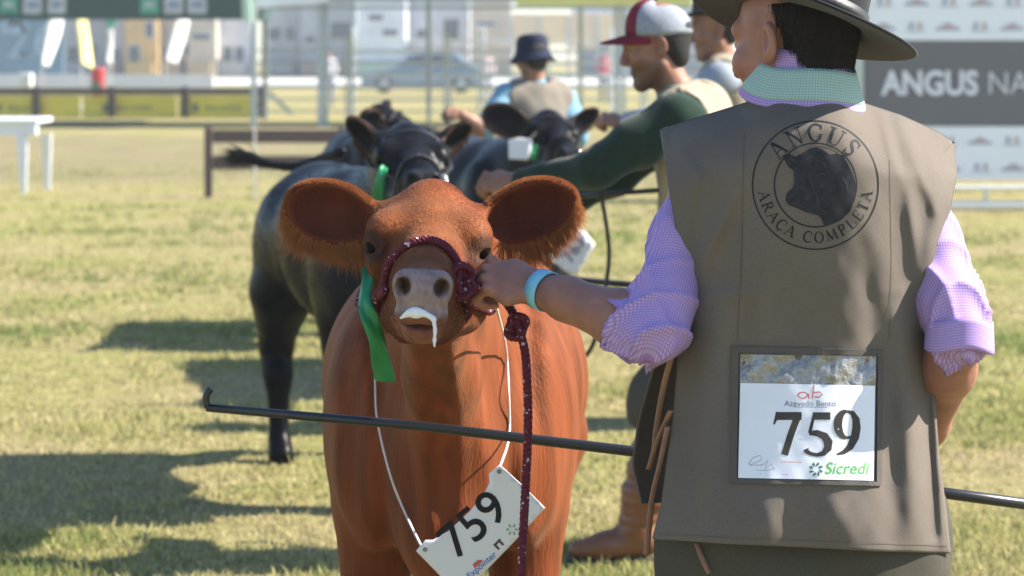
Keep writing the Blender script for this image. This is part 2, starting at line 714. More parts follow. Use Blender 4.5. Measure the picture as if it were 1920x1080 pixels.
def make_grass():
    n = 300000
    # even in the picture: denser near the camera
    t = RNG.uniform(0, 1, n)
    y = 1 / (1 / 3.0 + t * (1 / 34.0 - 1 / 3.0))
    y = np.where(RNG.uniform(0, 1, n) < .8, 1 / (1 / 7.2 + t * (1 / 36.0 - 1 / 7.2)), y)
    x = RNG.uniform(-1, 1, n) * (.24 * y + .5)
    # tufts
    k = RNG.integers(0, 5000, n)
    tx = RNG.uniform(-1, 1, 5000); ty = RNG.uniform(0, 1, 5000)
    ty = 1 / (1 / 7.2 + ty * (1 / 30.0 - 1 / 7.2)); tx = tx * (.24 * ty + .4)
    tuft = RNG.uniform(0, 1, n) < .28
    x = np.where(tuft, tx[k] + RNG.normal(0, .035, n), x)
    y = np.where(tuft, ty[k] + RNG.normal(0, .05, n), y)
    pn = grass_patchiness(x, y)
    keep = RNG.uniform(-1.3, .6, n) < pn + .35
    x, y, pn, tuft = x[keep], y[keep], pn[keep], tuft[keep]
    n = len(x)
    h = RNG.gamma(4, .0050, n) * np.clip(.75 + .5 * pn, .35, 1.6) * np.where(tuft, 1.35, 1)
    w = RNG.uniform(.0022, .005, n) * np.clip(y / 9, .8, 2.5)
    a = RNG.uniform(0, 2 * np.pi, n); ca, sa = np.cos(a), np.sin(a)
    b = RNG.uniform(0, 2 * np.pi, n); ln = h * RNG.uniform(.1, 1.0, n)
    z0 = np.zeros(n)
    root = np.stack([x, y, z0], 1)
    side = np.stack([ca, sa, z0], 1) * w[:, None]
    mid = root + np.stack([np.cos(b) * ln * .35, np.sin(b) * ln * .35, h * .6], 1)
    tip = root + np.stack([np.cos(b) * ln, np.sin(b) * ln, h], 1)
    V = np.stack([root - side, root + side, mid + side * .8, mid - side * .8, tip], 1).reshape(-1, 3)
    o = np.arange(n)[:, None] * 5
    F = np.concatenate([o + [0, 1, 2], o + [0, 2, 3], o + [3, 2, 4]], 0)
    me = mesh_fast('grass', V, F)
    q = np.clip(.50 + pn * .62 + RNG.normal(0, .22, n), 0, 1)[:, None]
    dry = np.array([.52, .44, .25]); mid_ = np.array([.40, .37, .15]); gre = np.array([.18, .235, .065])
    C = np.where(q < .5, dry + (mid_ - dry) * q * 2, mid_ + (gre - mid_) * (q * 2 - 1))
    C = C * RNG.uniform(.75, 1.2, (n, 1))
    setcol(me, np.repeat(C, 5, 0))
    gm = M('grass_blade', (.2, .2, .06), .75, .1, attr=True, spec=.2)
    nt = gm.node_tree; bs = nt.nodes['Principled BSDF']
    tr = nt.nodes.new('ShaderNodeBsdfTranslucent'); mx = nt.nodes.new('ShaderNodeMixShader'); mx.inputs[0].default_value = .42
    vm = [q_ for q_ in nt.nodes if q_.type == 'VECT_MATH'][0]
    nt.links.new(vm.outputs[0], tr.inputs[0])
    nt.links.new(bs.outputs[0], mx.inputs[1]); nt.links.new(tr.outputs[0], mx.inputs[2])
    nt.links.new(mx.outputs[0], nt.nodes['Material Output'].inputs[0])
    ob = bpy.data.objects.new('grass', me); COL.objects.link(ob); me.materials.append(gm)
    tag(ob, 'short mown grass with dry straw patches over the show ring', 'grass', kind='stuff')


make_grass()

# pale service road beyond the rails
MB().box(-120, 160, 118, 146, .0, .03).build('road', M('concrete', (.5, .49, .47), .9, .1, 1.5))
bpy.data.objects['road']['kind'] = 'structure'

# ------------------------------------------------------------------ far stands (about 150 m away)
def PX(u, d): return (u - 960) / FPX * d
def PZ(v, d): return CAMZ - (v - HOR) / FPX * d

white = M('white_panel', (.74, .75, .76), .6, .05, 2)
dglass = M('dark_pane', (.06, .08, .10), .15, .1, 1)

STANDS = [
    # u0, u1, top v, depth, wall colour, fascia colour, windows [(u0,u1,v0,v1)], label
    (112, 200, 20, 158, (.40, .39, .37), (.50, .50, .52), [(126, 150, 85, 122), (160, 184, 80, 128)], 'grey stand with two dark openings just right of the slate billboard'),
    (202, 232, 18, 156, (.52, .50, .55), (.45, .33, .25), [(208, 226, 88, 128)], 'narrow lilac grey stand left of the orange yellow stand'),
    (234, 296, 15, 154, (.58, .38, .14), (.62, .44, .16), [(240, 264, 84, 124), (272, 290, 40, 72)], 'orange yellow stand behind the sail flags'),
    (298, 348, 20, 156, (.50, .47, .44), (.42, .36, .30), [(306, 326, 86, 126)], 'beige grey stand behind the right hand white sail flag'),
    (350, 405, 15, 155, (.52, .46, .38), (.60, .45, .28), [(360, 396, 62, 76), (342, 356, 82, 106)], 'sand coloured stand with a dark sign band'),
    (407, 470, 22, 157, (.60, .61, .66), (.64, .64, .66), [(417, 436, 86, 116), (440, 458, 86, 116)], 'pale blue white stand with a pair of windows'),
    (490, 560, 20, 158, (.40, .44, .46), (.45, .5, .48), [(500, 528, 50, 76), (534, 554, 50, 76)], 'grey green stand left of the double tent pole'),
    (562, 668, 18, 156, (.44, .47, .48), (.60, .44, .32), [(570, 592, 66, 82), (618, 660, 40, 74)], 'grey stand with an orange fascia right of the double tent pole'),
    (670, 760, 16, 152, (.62, .65, .69), (.36, .55, .50), [(690, 720, 26, 40), (716, 748, 54, 68)], 'white stand with a green sign above the parked car'),
    (762, 880, 16, 157, (.55, .57, .62), (.58, .46, .4), [(780, 800, 54, 72), (830, 862, 34, 76)], 'pale stand with dark openings behind the car roof'),
    (882, 958, 14, 152, (.56, .46, .34), (.62, .5, .36), [(890, 930, 40, 50)], 'tan stand left of the ochre hoarding'),
]
for i, (u0, u1, vt, d, cw, cf, wins, lab) in enumerate(STANDS):
    x0, x1 = PX(u0, d), PX(u1, d)
    e = empty('exhibition_stand', ((x0 + x1) / 2, d, 0), lab, 'stand', 'exhibition stands beyond the road')
    zt = PZ(vt, d) + .6
    MB().box(x0, x1, d, d + 4, 0, zt).build('wall', M('stand_wall_%d' % i, cw, .7, .12, 1.4, var2=.1, scale2=.5), e)
    MB().box(x0 - .1, x1 + .1, d - .25, d + 4.1, zt - .02, zt + .5).build('fascia', M('stand_fascia_%d' % i, cf, .6, .1, 2), e)
    for a, b_, c_, f_ in wins:
        w = MB().box(PX(a, d), PX(b_, d), d - .06, d + .02, PZ(f_, d), PZ(c_, d)).build('window', white, e)
        MB().box(PX(a + 1.5, d), PX(b_ - 1.5, d), d - .09, d - .03, PZ(f_ - 1.5, d), PZ(c_ + 1.5, d)).build('pane', dglass, w)
    # counter in front
    MB().box(x0 + .2, x1 - .2, d - 1.0, d - .5, .0, .9).build('counter', M('stand_counter_%d' % i, tuple(.8 * c for c in cf), .6, .1, 2), e)

# ochre hoarding and corrugated shed on the right
e = empty('ochre_hoarding', (PX(1070, 140), 140, 0), 'long ochre hoarding under the yellow tent edge', 'hoarding')
for k in range(4):
    MB().box(PX(960 + k * 54, 140), PX(1012.5 + k * 54, 140), 140, 140.2, PZ(90 - 6 * (k % 2), 140), PZ(26, 140)).build(
        'panel', M('ochre_%d' % (k % 2), (.60, .46, .26) if k % 2 else (.55, .43, .26), .7, .08, 1.5), e)
for k in range(5):
    MB().box(PX(958 + k * 54, 140) - .08, PX(958 + k * 54, 140) + .08, 139.9, 140.25, 0, PZ(30, 140)).build('post', M('stand_post', (.4, .4, .4), .6), e)
e = empty('corrugated_shed', (PX(1160, 150), 150, 0), 'blue grey corrugated shed right of the ochre hoarding', 'shed')
x0, x1 = PX(1085, 150), PX(1330, 150)
MB().box(x0, x1, 150, 156, 0, PZ(40, 150)).build('wall', M('shed_wall', (.22, .27, .36), .6, .1, 1), e)
sm = MB()
for k in range(38):
    xx = x0 + (x1 - x0) * (k + .5) / 38
    sm.box(xx - .05, xx + .05, 149.9, 150.01, .02, PZ(42, 150))
sm.build('corrugation', M('shed_rib', (.27, .32, .41), .5, .1, 1), e)
MB().box(x0 - .3, x1 + .3, 149.4, 156.4, PZ(40, 150), PZ(36, 150) + .6).build('roof', M('shed_roof', (.55, .57, .6), .5, .1, 1), e)

# slate billboard with a big number
d = 125
e = empty('billboard', (PX(40, d), d, 0), 'slate blue billboard with a faint number behind the white sail flag', 'billboard')
MB().box(PX(-60, d), PX(118, d), d, d + .3, PZ(163, d), PZ(10, d)).build('board', M('slate', (.075, .155, .20), .5, .1, .8), e)
for u in (-40, 100):
    MB().box(PX(u, d) - .1, PX(u, d) + .1, d + .32, d + .5, 0, PZ(30, d)).build('post', M('stand_post', (.4, .4, .4), .6), e)
V, F = text_mesh('26', 2.7, -.035)
mb = MB(); mb.add([(PX(60, d) + v.x, d - .03, PZ(78, d) + v.y) for v in V], F)
mb.build('number', M('slate_print', (.24, .33, .38), .6), e)
MB().box(PX(2, d), PX(54, d), d - .03, d - .01, PZ(64, d), PZ(40, d)).build('headline', M('slate_print2', (.17, .26, .31), .6, .4, 3), e)
MB().box(PX(36, d), PX(64, d), d - .03, d - .01, PZ(106, d), PZ(101, d)).build('caption', M('slate_print2', (.17, .26, .31), .6), e)

# sail flags
def sail_flag(pts_l, pts_r, d, mat, label, stripe=None):
    e = empty('sail_flag', (PX(pts_l[-1][0], d), d, 0), label, 'flag', 'sail flags beyond the rails')
    n = 20
    L_ = spline([(PX(u, d), d, PZ(v, d)) for u, v in pts_l], 8); R_ = spline([(PX(u, d), d, PZ(v, d)) for u, v in pts_r], 8)
    V = []; F = []
    m = len(L_)
    for i in range(m):
        for j in range(5):
            t = j / 4
            p = L_[i].lerp(R_[i], t)
            p.y += .04 * math.sin(t * 3.0 + i * .3) + t * (R_[i] - L_[i]).length * .9
            V.append(p)
    for i in range(m - 1):
        for j in range(4):
            F.append((i * 5 + j, i * 5 + j + 1, (i + 1) * 5 + j + 1, (i + 1) * 5 + j))
    me = bpy.data.meshes.new('sail'); me.from_pydata([tuple(v) for v in V], [], F)
    o = link('sail', me, mat, e, True)
    so = o.modifiers.new('thick', 'SOLIDIFY'); so.thickness = .02
    pole = [p + Vector((0, .04, 0)) for p in L_] + [Vector((L_[-1].x - .05, d + .04, 0))]
    MB().tube(pole, .025, 6).build('pole', M('flag_pole', (.5, .5, .5), .4), e, True)
    MB().lathe([(.28, 0), (.28, .05), (.08, .09), (.05, .25)], (L_[-1].x - .05, d + .04, 0.0), 12).build('base', M('flag_base', (.3, .3, .3), .6), e)


wf = M('white_sail', (.85, .86, .88), .7, .03, 3, trans=0)
sail_flag([(96, 20), (84, 70), (78, 122)], [(118, 20), (108, 70), (88, 126)], 66, wf, 'white sail flag in front of the slate billboard')
sail_flag([(141, 20), (147, 80), (152, 118)], [(158, 20), (166, 80), (171, 131)], 68, M('yellow_sail', (.80, .76, .30), .7, .04, 3), 'yellow sail flag above the red bin')
sail_flag([(203, 20), (202, 80), (200, 118)], [(212, 20), (210, 80), (208, 120)], 70, M('pale_sail', (.72, .70, .72), .7, .04, 3), 'narrow pale sail flag with a green top')
sail_flag([(335, 20), (320, 70), (310, 114)], [(356, 20), (345, 70), (328, 120)], 66, wf, 'white sail flag in front of the beige stands')
e = empty('green_pennant', (PX(208, 70.3), 69.5, 0), 'small green pennant above the narrow pale flag', 'pennant')
MB().add([(PX(197, 69.5), 69.5, PZ(32, 69.5)), (PX(220, 69.5), 69.5, PZ(32, 69.5)), (PX(212, 69.5), 69.5, PZ(54, 69.5)), (PX(203, 69.5), 69.5, PZ(54, 69.5)),
          (PX(197, 69.5), 69.53, PZ(32, 69.5)), (PX(220, 69.5), 69.53, PZ(32, 69.5)), (PX(212, 69.5), 69.53, PZ(54, 69.5)), (PX(203, 69.5), 69.53, PZ(54, 69.5))],
         [(0, 3, 2, 1), (4, 5, 6, 7), (0, 1, 5, 4), (1, 2, 6, 5), (2, 3, 7, 6), (3, 0, 4, 7)]).build('cloth', M('green_cloth', (.10, .42, .30), .7), e)
MB().tube([(PX(208, 69.6), 69.6, 0), (PX(208, 69.6), 69.6, PZ(25, 69.6))], .02, 6).build('pole', M('flag_pole', (.5, .5, .5), .4), e)

# bins and boxes by the rails
e = empty('litter_bin', (PX(181, 64), 64, 0), 'red litter bin hung on the dark rails below the yellow flag', 'bin')
MB().lathe([(.13, .42), (.155, .45), (.17, 1.12), (.18, 1.15), (.15, 1.17)], (PX(181, 64), 64.2, 0), 14).build('drum', M('red_plastic', (.50, .04, .05), .5, .08, 6), e, True)
MB().box(PX(171, 64), PX(190, 64), 63.98, 64.02, .62, .80).build('label_plate', M('bin_plate', (.12, .22, .16), .5), e)
MB().tube([(PX(181, 64), 64.25, 0), (PX(181, 64), 64.25, .5)], .05, 8).build('post', M('fence_dark', (.055, .045, .045), .8, .2, 4), e)
e = empty('white_box', (PX(49, 62.6), 62.6, 0), 'white cube box standing on the far rails by the first post', 'box')
MB().box(PX(38, 62.6), PX(60, 62.6), 62.45, 62.75, PZ(163, 62.6), PZ(137, 62.6)).build('case', white, e, bevel=.02)
MB().box(PX(46, 62.6), PX(52, 62.6), 62.55, 62.65, 0, PZ(163, 62.6)).build('stem', M('flag_pole', (.5, .5, .5), .4), e)
e = empty('white_chair', (PX(118, 64), 64, 0), 'small white object on the road edge below the first sail flag', 'marker')
# low white wall at the road edge
MB().box(-60, PX(400, 112), 112, 112.3, 0, .55).build('roadside_wall', M('whitewash', (.66, .66, .70), .8, .08, 1))
tag(bpy.data.objects['roadside_wall'], 'low whitewashed wall along the far side of the rails', 'wall')
bpy.data.objects.remove(bpy.data.objects['white_chair'])

# ------------------------------------------------------------------ dark rail fence with yellow banners
fd = M('fence_dark', (.055, .045, .045), .8, .2, 4)
d = 61.0
e = empty('rail_fence', (PX(240, d), d, 0), 'dark rail fence with yellow banners along the far side of the ring', 'fence')
for k, u in enumerate((-74, 68, 210, 348, 490)):
    MB().box(PX(u - 6, d), PX(u + 6, d), d - .12, d + .03, 0, PZ(162, d)).build('post', fd, e)
for k, u in enumerate((-74, 68, 210, 348)):
    u2 = (68, 210, 348, 490)[k]
    MB().box(PX(u, d) + .09, PX(u2, d) - .09, d - .04, d + .02, PZ(178, d), PZ(165, d)).build('rail', fd, e)
yb = M('banner_yellow', (.70, .64, .08), .6, .08, 1.5)
bt = M('banner_print', (.12, .20, .14), .6)
for k, (u0, u1) in enumerate(((-70, 150), (154, 330), (334, 486))):
    bn = MB().box(PX(u0, d), PX(u1, d), d + .05, d + .08, PZ(221, d), PZ(179.5, d)).build('banner', yb, e)
    V, F = text_mesh('Banco do Brasil', .135, .004)
    uc = (u0 + u1) / 2 + 8
    MB().add([(PX(uc, d) + v.x, d + .035, PZ(202, d) + v.y) for v in V], F).build('lettering', bt, bn)
    ul = uc - 52
    MB().box(PX(ul - 6, d), PX(ul + 6, d), d + .03, d + .045, PZ(209, d), PZ(195, d)).build('emblem', bt, bn)

# ------------------------------------------------------------------ show tents (about 53 m away)
pole_m = M('tent_pole', (.36, .41, .42), .5, .08, 3)
dt = 53.0
gv = M('valance_green', (.008, .050, .038), .6, .15, 2)
e = empty('show_tent', (PX(190, dt), dt, 0), 'dark green show tent with square logos on its edge', 'tent')
x0, x1 = PX(-140, dt), PX(455, dt)
zb, zt = PZ(37, dt), PZ(-12, dt)
MB().box(x0, x1, dt - .03, dt, zb, zt).build('valance', gv, e)
MB().box(x1 - .03, x1, dt, dt + 6, zb + .02, zt).build('valance', gv, e)
r = MB(); ym = dt + 3; xm = (x0 + x1) / 2
r.add([(x0, dt, zt), (x1, dt, zt), (x1, dt + 6, zt), (x0, dt + 6, zt), (xm - 1, ym, zt + 1.3), (xm + 1, ym, zt + 1.3)],
      [(0, 1, 5, 4), (1, 2, 5), (2, 3, 4, 5), (3, 0, 4)])
r.build('roof', M('tent_roof_green', (.03, .14, .10), .6, .1, 1), e)
lg = M('logo_green', (.06, .32, .22), .6, .2, 6); lgr = M('logo_grey', (.42, .45, .47), .6, .25, 6)
for u0, u1, mm in ((0, 34, lg), (44, 80, lgr), (90, 124, lgr), (264, 298, lg), (308, 344, lgr), (352, 388, lgr)):
    q = MB().box(PX(u0, dt), PX(u1, dt), dt - .05, dt - .032, PZ(26, dt), PZ(-8, dt)).build('logo_square', mm, e)
    MB().box(PX(u0 + 8, dt), PX(u1 - 8, dt), dt - .06, dt - .052, PZ(14, dt), PZ(4, dt)).build('logo_mark', lgr if mm is lg else M('logo_blue', (.16, .24, .38), .6), q)
c = MB()
c.add([(PX(455, dt), dt - .04, zb - .02), (PX(474, dt), dt - .3, zb - .06), (PX(470, dt), dt - .3, zt), (PX(453, dt), dt - .04, zt),
       (PX(456, dt), dt - .01, zb - .02), (PX(475, dt), dt - .27, zb - .06), (PX(471, dt), dt - .27, zt), (PX(454, dt), dt - .01, zt)],
      [(0, 1, 2, 3), (7, 6, 5, 4), (0, 4, 5, 1), (1, 5, 6, 2), (2, 6, 7, 3), (3, 7, 4, 0)])
c.build('corner_flap', M('flap_sunlit', (.55, .75, .62), .6, .06, 3), e)  # turned end of the green valance, its sunlit paleness painted into the colour
for xx, yy in ((PX(475, dt), dt + .1), (x0 + .1, dt + .1), (x0 + .1, dt + 5.9), (x1 - .1, dt + 5.9)):
    MB().box(xx - .055, xx + .055, yy - .05, yy + .05, 0, zt).build('pole', pole_m, e)

e = empty('gazebo_tent', (PX(880, dt), dt, 0), 'pale gazebo tent with a yellow edge over the steel pens', 'tent')
zb2 = PZ(15, dt)
def strip(name, u0, u1, v0, v1, y, m):
    MB().box(PX(u0, dt), PX(u1, dt), y, y + .03, PZ(v1, dt), PZ(v0, dt)).build(name, m, e)
strip('valance', 610, 968, -20, 4, dt + .3, M('valance_grey', (.30, .35, .35), .6, .1, 1.5))
strip('valance', 968, 1300, -20, 10, dt + .3, M('valance_yellow', (.62, .60, .16), .6, .08, 1.5))
strip('beam', 470, 1300, 10.5, 17, dt + .36, M('beam_grey', (.26, .29, .31), .5, .08, 2))
MB().add([(PX(474, dt), dt + .2, PZ(16, dt)), (PX(612, dt), dt + .25, PZ(4, dt)), (PX(612, dt), dt + .25, PZ(-30, dt)), (PX(474, dt), dt + .2, PZ(-30, dt)),
          (PX(474, dt), dt + .24, PZ(16, dt)), (PX(612, dt), dt + .29, PZ(4, dt)), (PX(612, dt), dt + .29, PZ(-30, dt)), (PX(474, dt), dt + .24, PZ(-30, dt))],
         [(0, 1, 2, 3), (7, 6, 5, 4), (0, 4, 5, 1), (1, 5, 6, 2), (2, 6, 7, 3), (3, 7, 4, 0)]).build('canopy_edge', M('canopy_white', (.66, .70, .74), .6, .05, 1), e)
MB().box(PX(474, dt), PX(1320, dt), dt + .4, dt + 4.5, PZ(-34, dt), PZ(-36, dt)).build('roof', M('canopy_white', (.66, .70, .74), .6), e)
for u, dy in ((597, 0), (607, .12), (1158, 0.2), (1171, .3), (1320, .2), (790, 4.3), (1100, 4.3)):
    MB().box(PX(u, dt) - .05, PX(u, dt) + .05, dt + dy + .4, dt + dy + .5, 0, PZ(-30, dt)).build('pole', pole_m, e)

# ------------------------------------------------------------------ steel pens
sm_ = M('galvanised', (.56, .60, .62), .5, .1, 3, metal=.2)
dp = 57.0
def pen_panel(u0, u1, d, lab, tall=1.0):
    e = empty('pen_panel', (PX((u0 + u1) / 2, d), d, 0), lab, 'pen panel', 'galvanised cattle pens behind the ring')
    x0, x1 = PX(u0, d), PX(u1, d)
    for z in (.25, .52, .80, 1.08, 1.34, 1.60):
        MB().tube([(x0, d, z * tall), (x1, d, z * tall)], (.022 if z != .80 else .042), 6).build('rail', sm_, e)
    for x in (x0 + .04, x1 - .04):
        MB().tube([(x, d + .04, 0), (x, d + .04, 1.95 * tall if x != (x0 + x1) / 2 else 1.6 * tall)], .04, 6).build('post', sm_, e)
for k, (u0, u1) in enumerate(((470, 654), (656, 838), (840, 1022), (1024, 1206), (1208, 1400))):
    pen_panel(u0, u1, dp, ['galvanised pen panel left of the double tent pole', 'galvanised pen panel in front of the car bonnet', 'galvanised pen panel behind the navy bucket hat',
                           'galvanised pen panel left of the maroon cap', 'galvanised pen panel behind the maroon cap'][k])
for k, (u0, u1) in enumerate(((660, 900), (905, 1150))):
    pen_panel(u0, u1, 68, ['rear pen panel close before the parked car', 'rear pen panel under the ochre hoarding'][k], 1.15)
# tilted white plank
e = MB().bar(P(502, 172, 56), P(548, 214, 56), .06, .09).build('white_plank', M('plank_white', (.72, .72, .62), .7, .06, 5))
tag(e, 'white plank leaning against the pen beside the double tent pole', 'plank')

# ------------------------------------------------------------------ parked car
def car():
    d = 96.0
    x0 = PX(676, d); s = (PX(908, d) - x0) / 4.5
    e = empty('parked_car', (x0 + 2.2 * s, d, 0), 'pale blue grey hatchback car parked behind the steel pens', 'car')
    prof = [(0, .32), (.02, .62), (.12, .74), (1.1, .92), (1.75, 1.40), (2.2, 1.50), (3.4, 1.48), (4.05, 1.02), (4.45, .95), (4.5, .55), (4.45, .30)]
    bp_ = MB(); n = len(prof); V = []
    for j, y in enumerate((0, .08, 1.62, 1.7)):
        for (x, z) in prof:
            k = .12 * max(0, (z - .95) / .5) if True else 0
            yy = d + (y if 0 < j < 3 else y)
            ins = k if j < 2 else -k
            V.append((x0 + x * s, yy + ins, z * s))
    F = []
    for j in range(3):
        for i in range(n):
            k = (i + 1) % n
            F.append((j * n + i, j * n + k, (j + 1) * n + k, (j + 1) * n + i))
    F.append(tuple(range(n - 1, -1, -1))); F.append(tuple(3 * n + i for i in range(n)))
    bp_.add(V, F).build('body', M('car_paint', (.20, .29, .40), .3, .04, 2, spec=.6), e, bevel=.03)
    def pane(pts):
        mb = MB(); V = []
        for off in (-.012, .01):
            for x, z in pts:
                V.append((x0 + x * s, d + .12 * max(0, (z - .95) / .5) + off, z * s))
        k = len(pts)
        mb.add(V, [tuple(range(k)), tuple(range(2 * k - 1, k - 1, -1))] + [(i, k + i, k + (i + 1) % k, (i + 1) % k) for i in range(k)])
        return mb
    for pts in ([(1.35, .98), (1.86, 1.36), (2.3, 1.42), (2.35, .98)], [(2.45, .98), (2.42, 1.42), (3.3, 1.40), (3.45, .98)], [(3.55, .98), (3.42, 1.38), (3.85, 1.05), (3.88, .98)]):
        pane(pts).build('window', dglass, e)
    for cx in (.85, 3.65):
        w = MB().lathe([(.30, -.1), (.33, -.08), (.33, .08), (.30, .1)], (x0 + cx * s, d - .02, .33 * s), 20, Matrix.Rotation(math.radians(90), 3, 'X')).build('wheel', M('tyre', (.02, .02, .02), .8), e)
        MB().lathe([(.2, .0), (.2, .02), (.05, .05)], (x0 + cx * s, d - .12, .33 * s), 14, Matrix.Rotation(math.radians(90), 3, 'X')).build('rim', M('rim', (.5, .5, .5), .3, metal=.7), w)
    for z in (.70,):
        MB().box(x0 + .03 * s, x0 + .25 * s, d - .02, d + .10, .62 * s, .74 * s).build('headlight', M('lamp_glass', (.7, .72, .75), .15), e)
        MB().box(x0 + 4.36 * s, x0 + 4.5 * s, d - .02, d + .12, .72 * s, .92 * s).build('tail_light', M('tail_red', (.4, .03, .03), .3), e)
    MB().box(x0 + 2.0 * s, x0 + 2.4 * s, d - .04, d, .80 * s, .84 * s).build('door_handle', M('rim', (.5, .5, .5), .3, metal=.7), e)
car()

# ------------------------------------------------------------------ brown plank fence, thin stake, white table
d = 28.0
bw = M('brown_plank', (.105, .066, .058), .75, .22, 6, stretch=(1, 1, 8), bump=.2, bscale=40)
e = empty('plank_fence', (PX(520, d), d, 0), 'brown two plank wooden fence behind the black calves', 'fence')
for u in (391, 640, 890):
    MB().box(PX(u - 7, d), PX(u + 7, d), d - .05, d + .05, 0, PZ(239, d)).build('post', bw, e, bevel=.006)
for a, b_ in ((399, 632), (648, 882)):
    for v0, v1 in ((243, 268), (292, 318)):
        MB().box(PX(a, d), PX(b_, d), d - .02, d + .02, PZ(v1, d), PZ(v0, d)).build('plank', bw, e, bevel=.004)
o = MB().tube([(PX(479, 27.6), 27.6, 0), (PX(477, 27.6), 27.6, PZ(238, 27.6))], .014, 6).build('stake', M('stake_metal', (.40, .40, .38), .5))
tag(o, 'thin pale metal stake in front of the brown plank fence', 'stake')

e = empty('garden_table', (PX(20, 29), 29, 0), 'white plastic garden table at the left edge of the ring', 'table')
tm = M('white_plastic', (.74, .76, .80), .45, .04, 5)
x0, x1, y0, y1 = PX(-70, 29), PX(84, 29), 28.6, 29.5
MB().box(x0, x1, y0, y1, PZ(230, 29), PZ(221, 29)).build('tabletop', tm, e, bevel=.015)
MB().box(x0 + .05, x1 - .12, y0 + .04, y0 + .07, PZ(252, 29), PZ(230.5, 29)).build('apron', tm, e)
MB().box(x1 - .14, x1 - .02, y0 + .01, y0 + .1, PZ(252, 29), PZ(230.5, 29)).build('corner_block', tm, e, bevel=.01)
for a, yy in ((x1 - .18, y0 + .06), (x1 - .05, y1 - .08), (x0 + .08, y0 + .06), (x0 + .08, y1 - .08)):
    mb = MB(); z = PZ(252, 29)
    mb.add([(a - .075, yy - .03, z), (a + .05, yy - .03, z), (a + .05, yy + .03, z), (a - .075, yy + .03, z),
            (a - .02, yy - .02, 0), (a + .035, yy - .02, 0), (a + .035, yy + .02, 0), (a - .02, yy + .02, 0)],
           [(0, 1, 2, 3), (7, 6, 5, 4), (0, 4, 5, 1), (1, 5, 6, 2), (2, 6, 7, 3), (3, 7, 4, 0)])
    mb.build('leg', tm, e)

# ------------------------------------------------------------------ sponsor backdrop on the right
d = 27.0
e = empty('sponsor_backdrop', (PX(1800, d), d, 0), 'white and grey sponsor backdrop reading ANGUS NA behind the man in the black hat', 'backdrop')
x0, x1 = PX(1618, d), PX(2250, d)
bwht = M('backdrop_white', (.82, .86, .93), .6, .03, 2)
bgry = M('backdrop_grey', (.125, .125, .135), .6, .06, 2)
MB().box(x0, x1, d, d + .06, PZ(75, d), PZ(-90, d)).build('upper_panel', bwht, e)
MB().box(x0 + .01, x1, d - .003, d + .055, PZ(237, d), PZ(75.3, d)).build('title_panel', bgry, e)
MB().box(x0 + .005, x1, d, d + .06, PZ(337, d), PZ(237.3, d)).build('lower_panel', bwht, e)
MB().box(x0 - .13, x0 - .003, d - .05, d + .6, 0, PZ(-90, d)).build('end_post', M('post_pale', (.5, .55, .5), .6, .06, 3), e)
def put_text(txt, uc, vc, size, off, y, mat, name, par, space=1.0, sx=1.0):
    V, F = text_mesh(txt, size, off, space=space, align='LEFT')
    return MB().add([(PX(uc, d) + v.x * sx, y, PZ(vc, d) + v.y) for v in V], F).build(name, mat, par)
ltr = M('letter_white', (.70, .72, .80), .5, .02)
put_text('ANGUS', 1654, 158, .350, .011, d - .012, ltr, 'title_lettering', e, 1.0, .86)
put_text('NACIONAL', 1850, 158, .345, -.004, d - .012, ltr, 'title_lettering', e, 1.0, .9)
rb = M('logo_rust', (.52, .38, .38), .6); bb = M('logo_navy', (.30, .33, .48), .6)
def arc_logo(u, v):
    pts = []
    w = .11; mb = MB()
    cx, cz = PX(u, d), PZ(v, d)
    V = [(cx - w, d - .01, cz - .02), (cx + w, d - .01, cz - .02), (cx + .05, d - .01, cz + .005), (cx + .02, d - .01, cz + .028), (cx - .03, d - .01, cz + .022), (cx - .06, d - .01, cz + .0)]
    mb.add(V, [(0, 1, 2, 3, 4, 5)])
    mb.build('sponsor_arch', rb, e)
    MB().box(cx - w * 1.15, cx + w * 1.15, d - .012, d - .002, cz - .048, cz - .028).build('sponsor_line', bb, e)
def pair_logo(u, v):
    cx, cz = PX(u, d), PZ(v, d)
    for k in (-1, 1):
        MB().box(cx + k * .045 - .02, cx + k * .045 + .02, d - .012, d - .002, cz - .03, cz + .03).build('sponsor_square', M('logo_slate', (.30, .36, .40), .6) if k < 0 else rb, e)
    MB().box(cx - .1, cx + .1, d - .011, d - .002, cz - .06, cz - .05).build('sponsor_line', bb, e)
for row, v in enumerate((2, 48, 262, 312)):
    for k in range(6):
        u = 1656 + k * 60.5 + (0 if row in (1, 2) else 2)
        ((arc_logo if (k + row) % 2 else pair_logo))(u, v)
# rails below the backdrop
e2 = empty('low_rail', (PX(1850, 26), 26, 0), 'low white pipe rail below the sponsor backdrop', 'rail')
rl = M('rail_white', (.62, .64, .62), .5, .06, 4)
for v in (352, 385):
    MB().tube([(PX(1780, 25.5), 25.5, PZ(v, 25.5)), (PX(2300, 25.5), 25.5, PZ(v, 25.5))], .025 if v == 352 else .045, 8).build('pipe', rl, e2)
for u in (1848, 1990, 2130):
    MB().tube([(PX(u, 25.5), 25.5, 0), (PX(u, 25.5), 25.5, PZ(352, 25.5))], .022, 8).build('post', rl, e2)

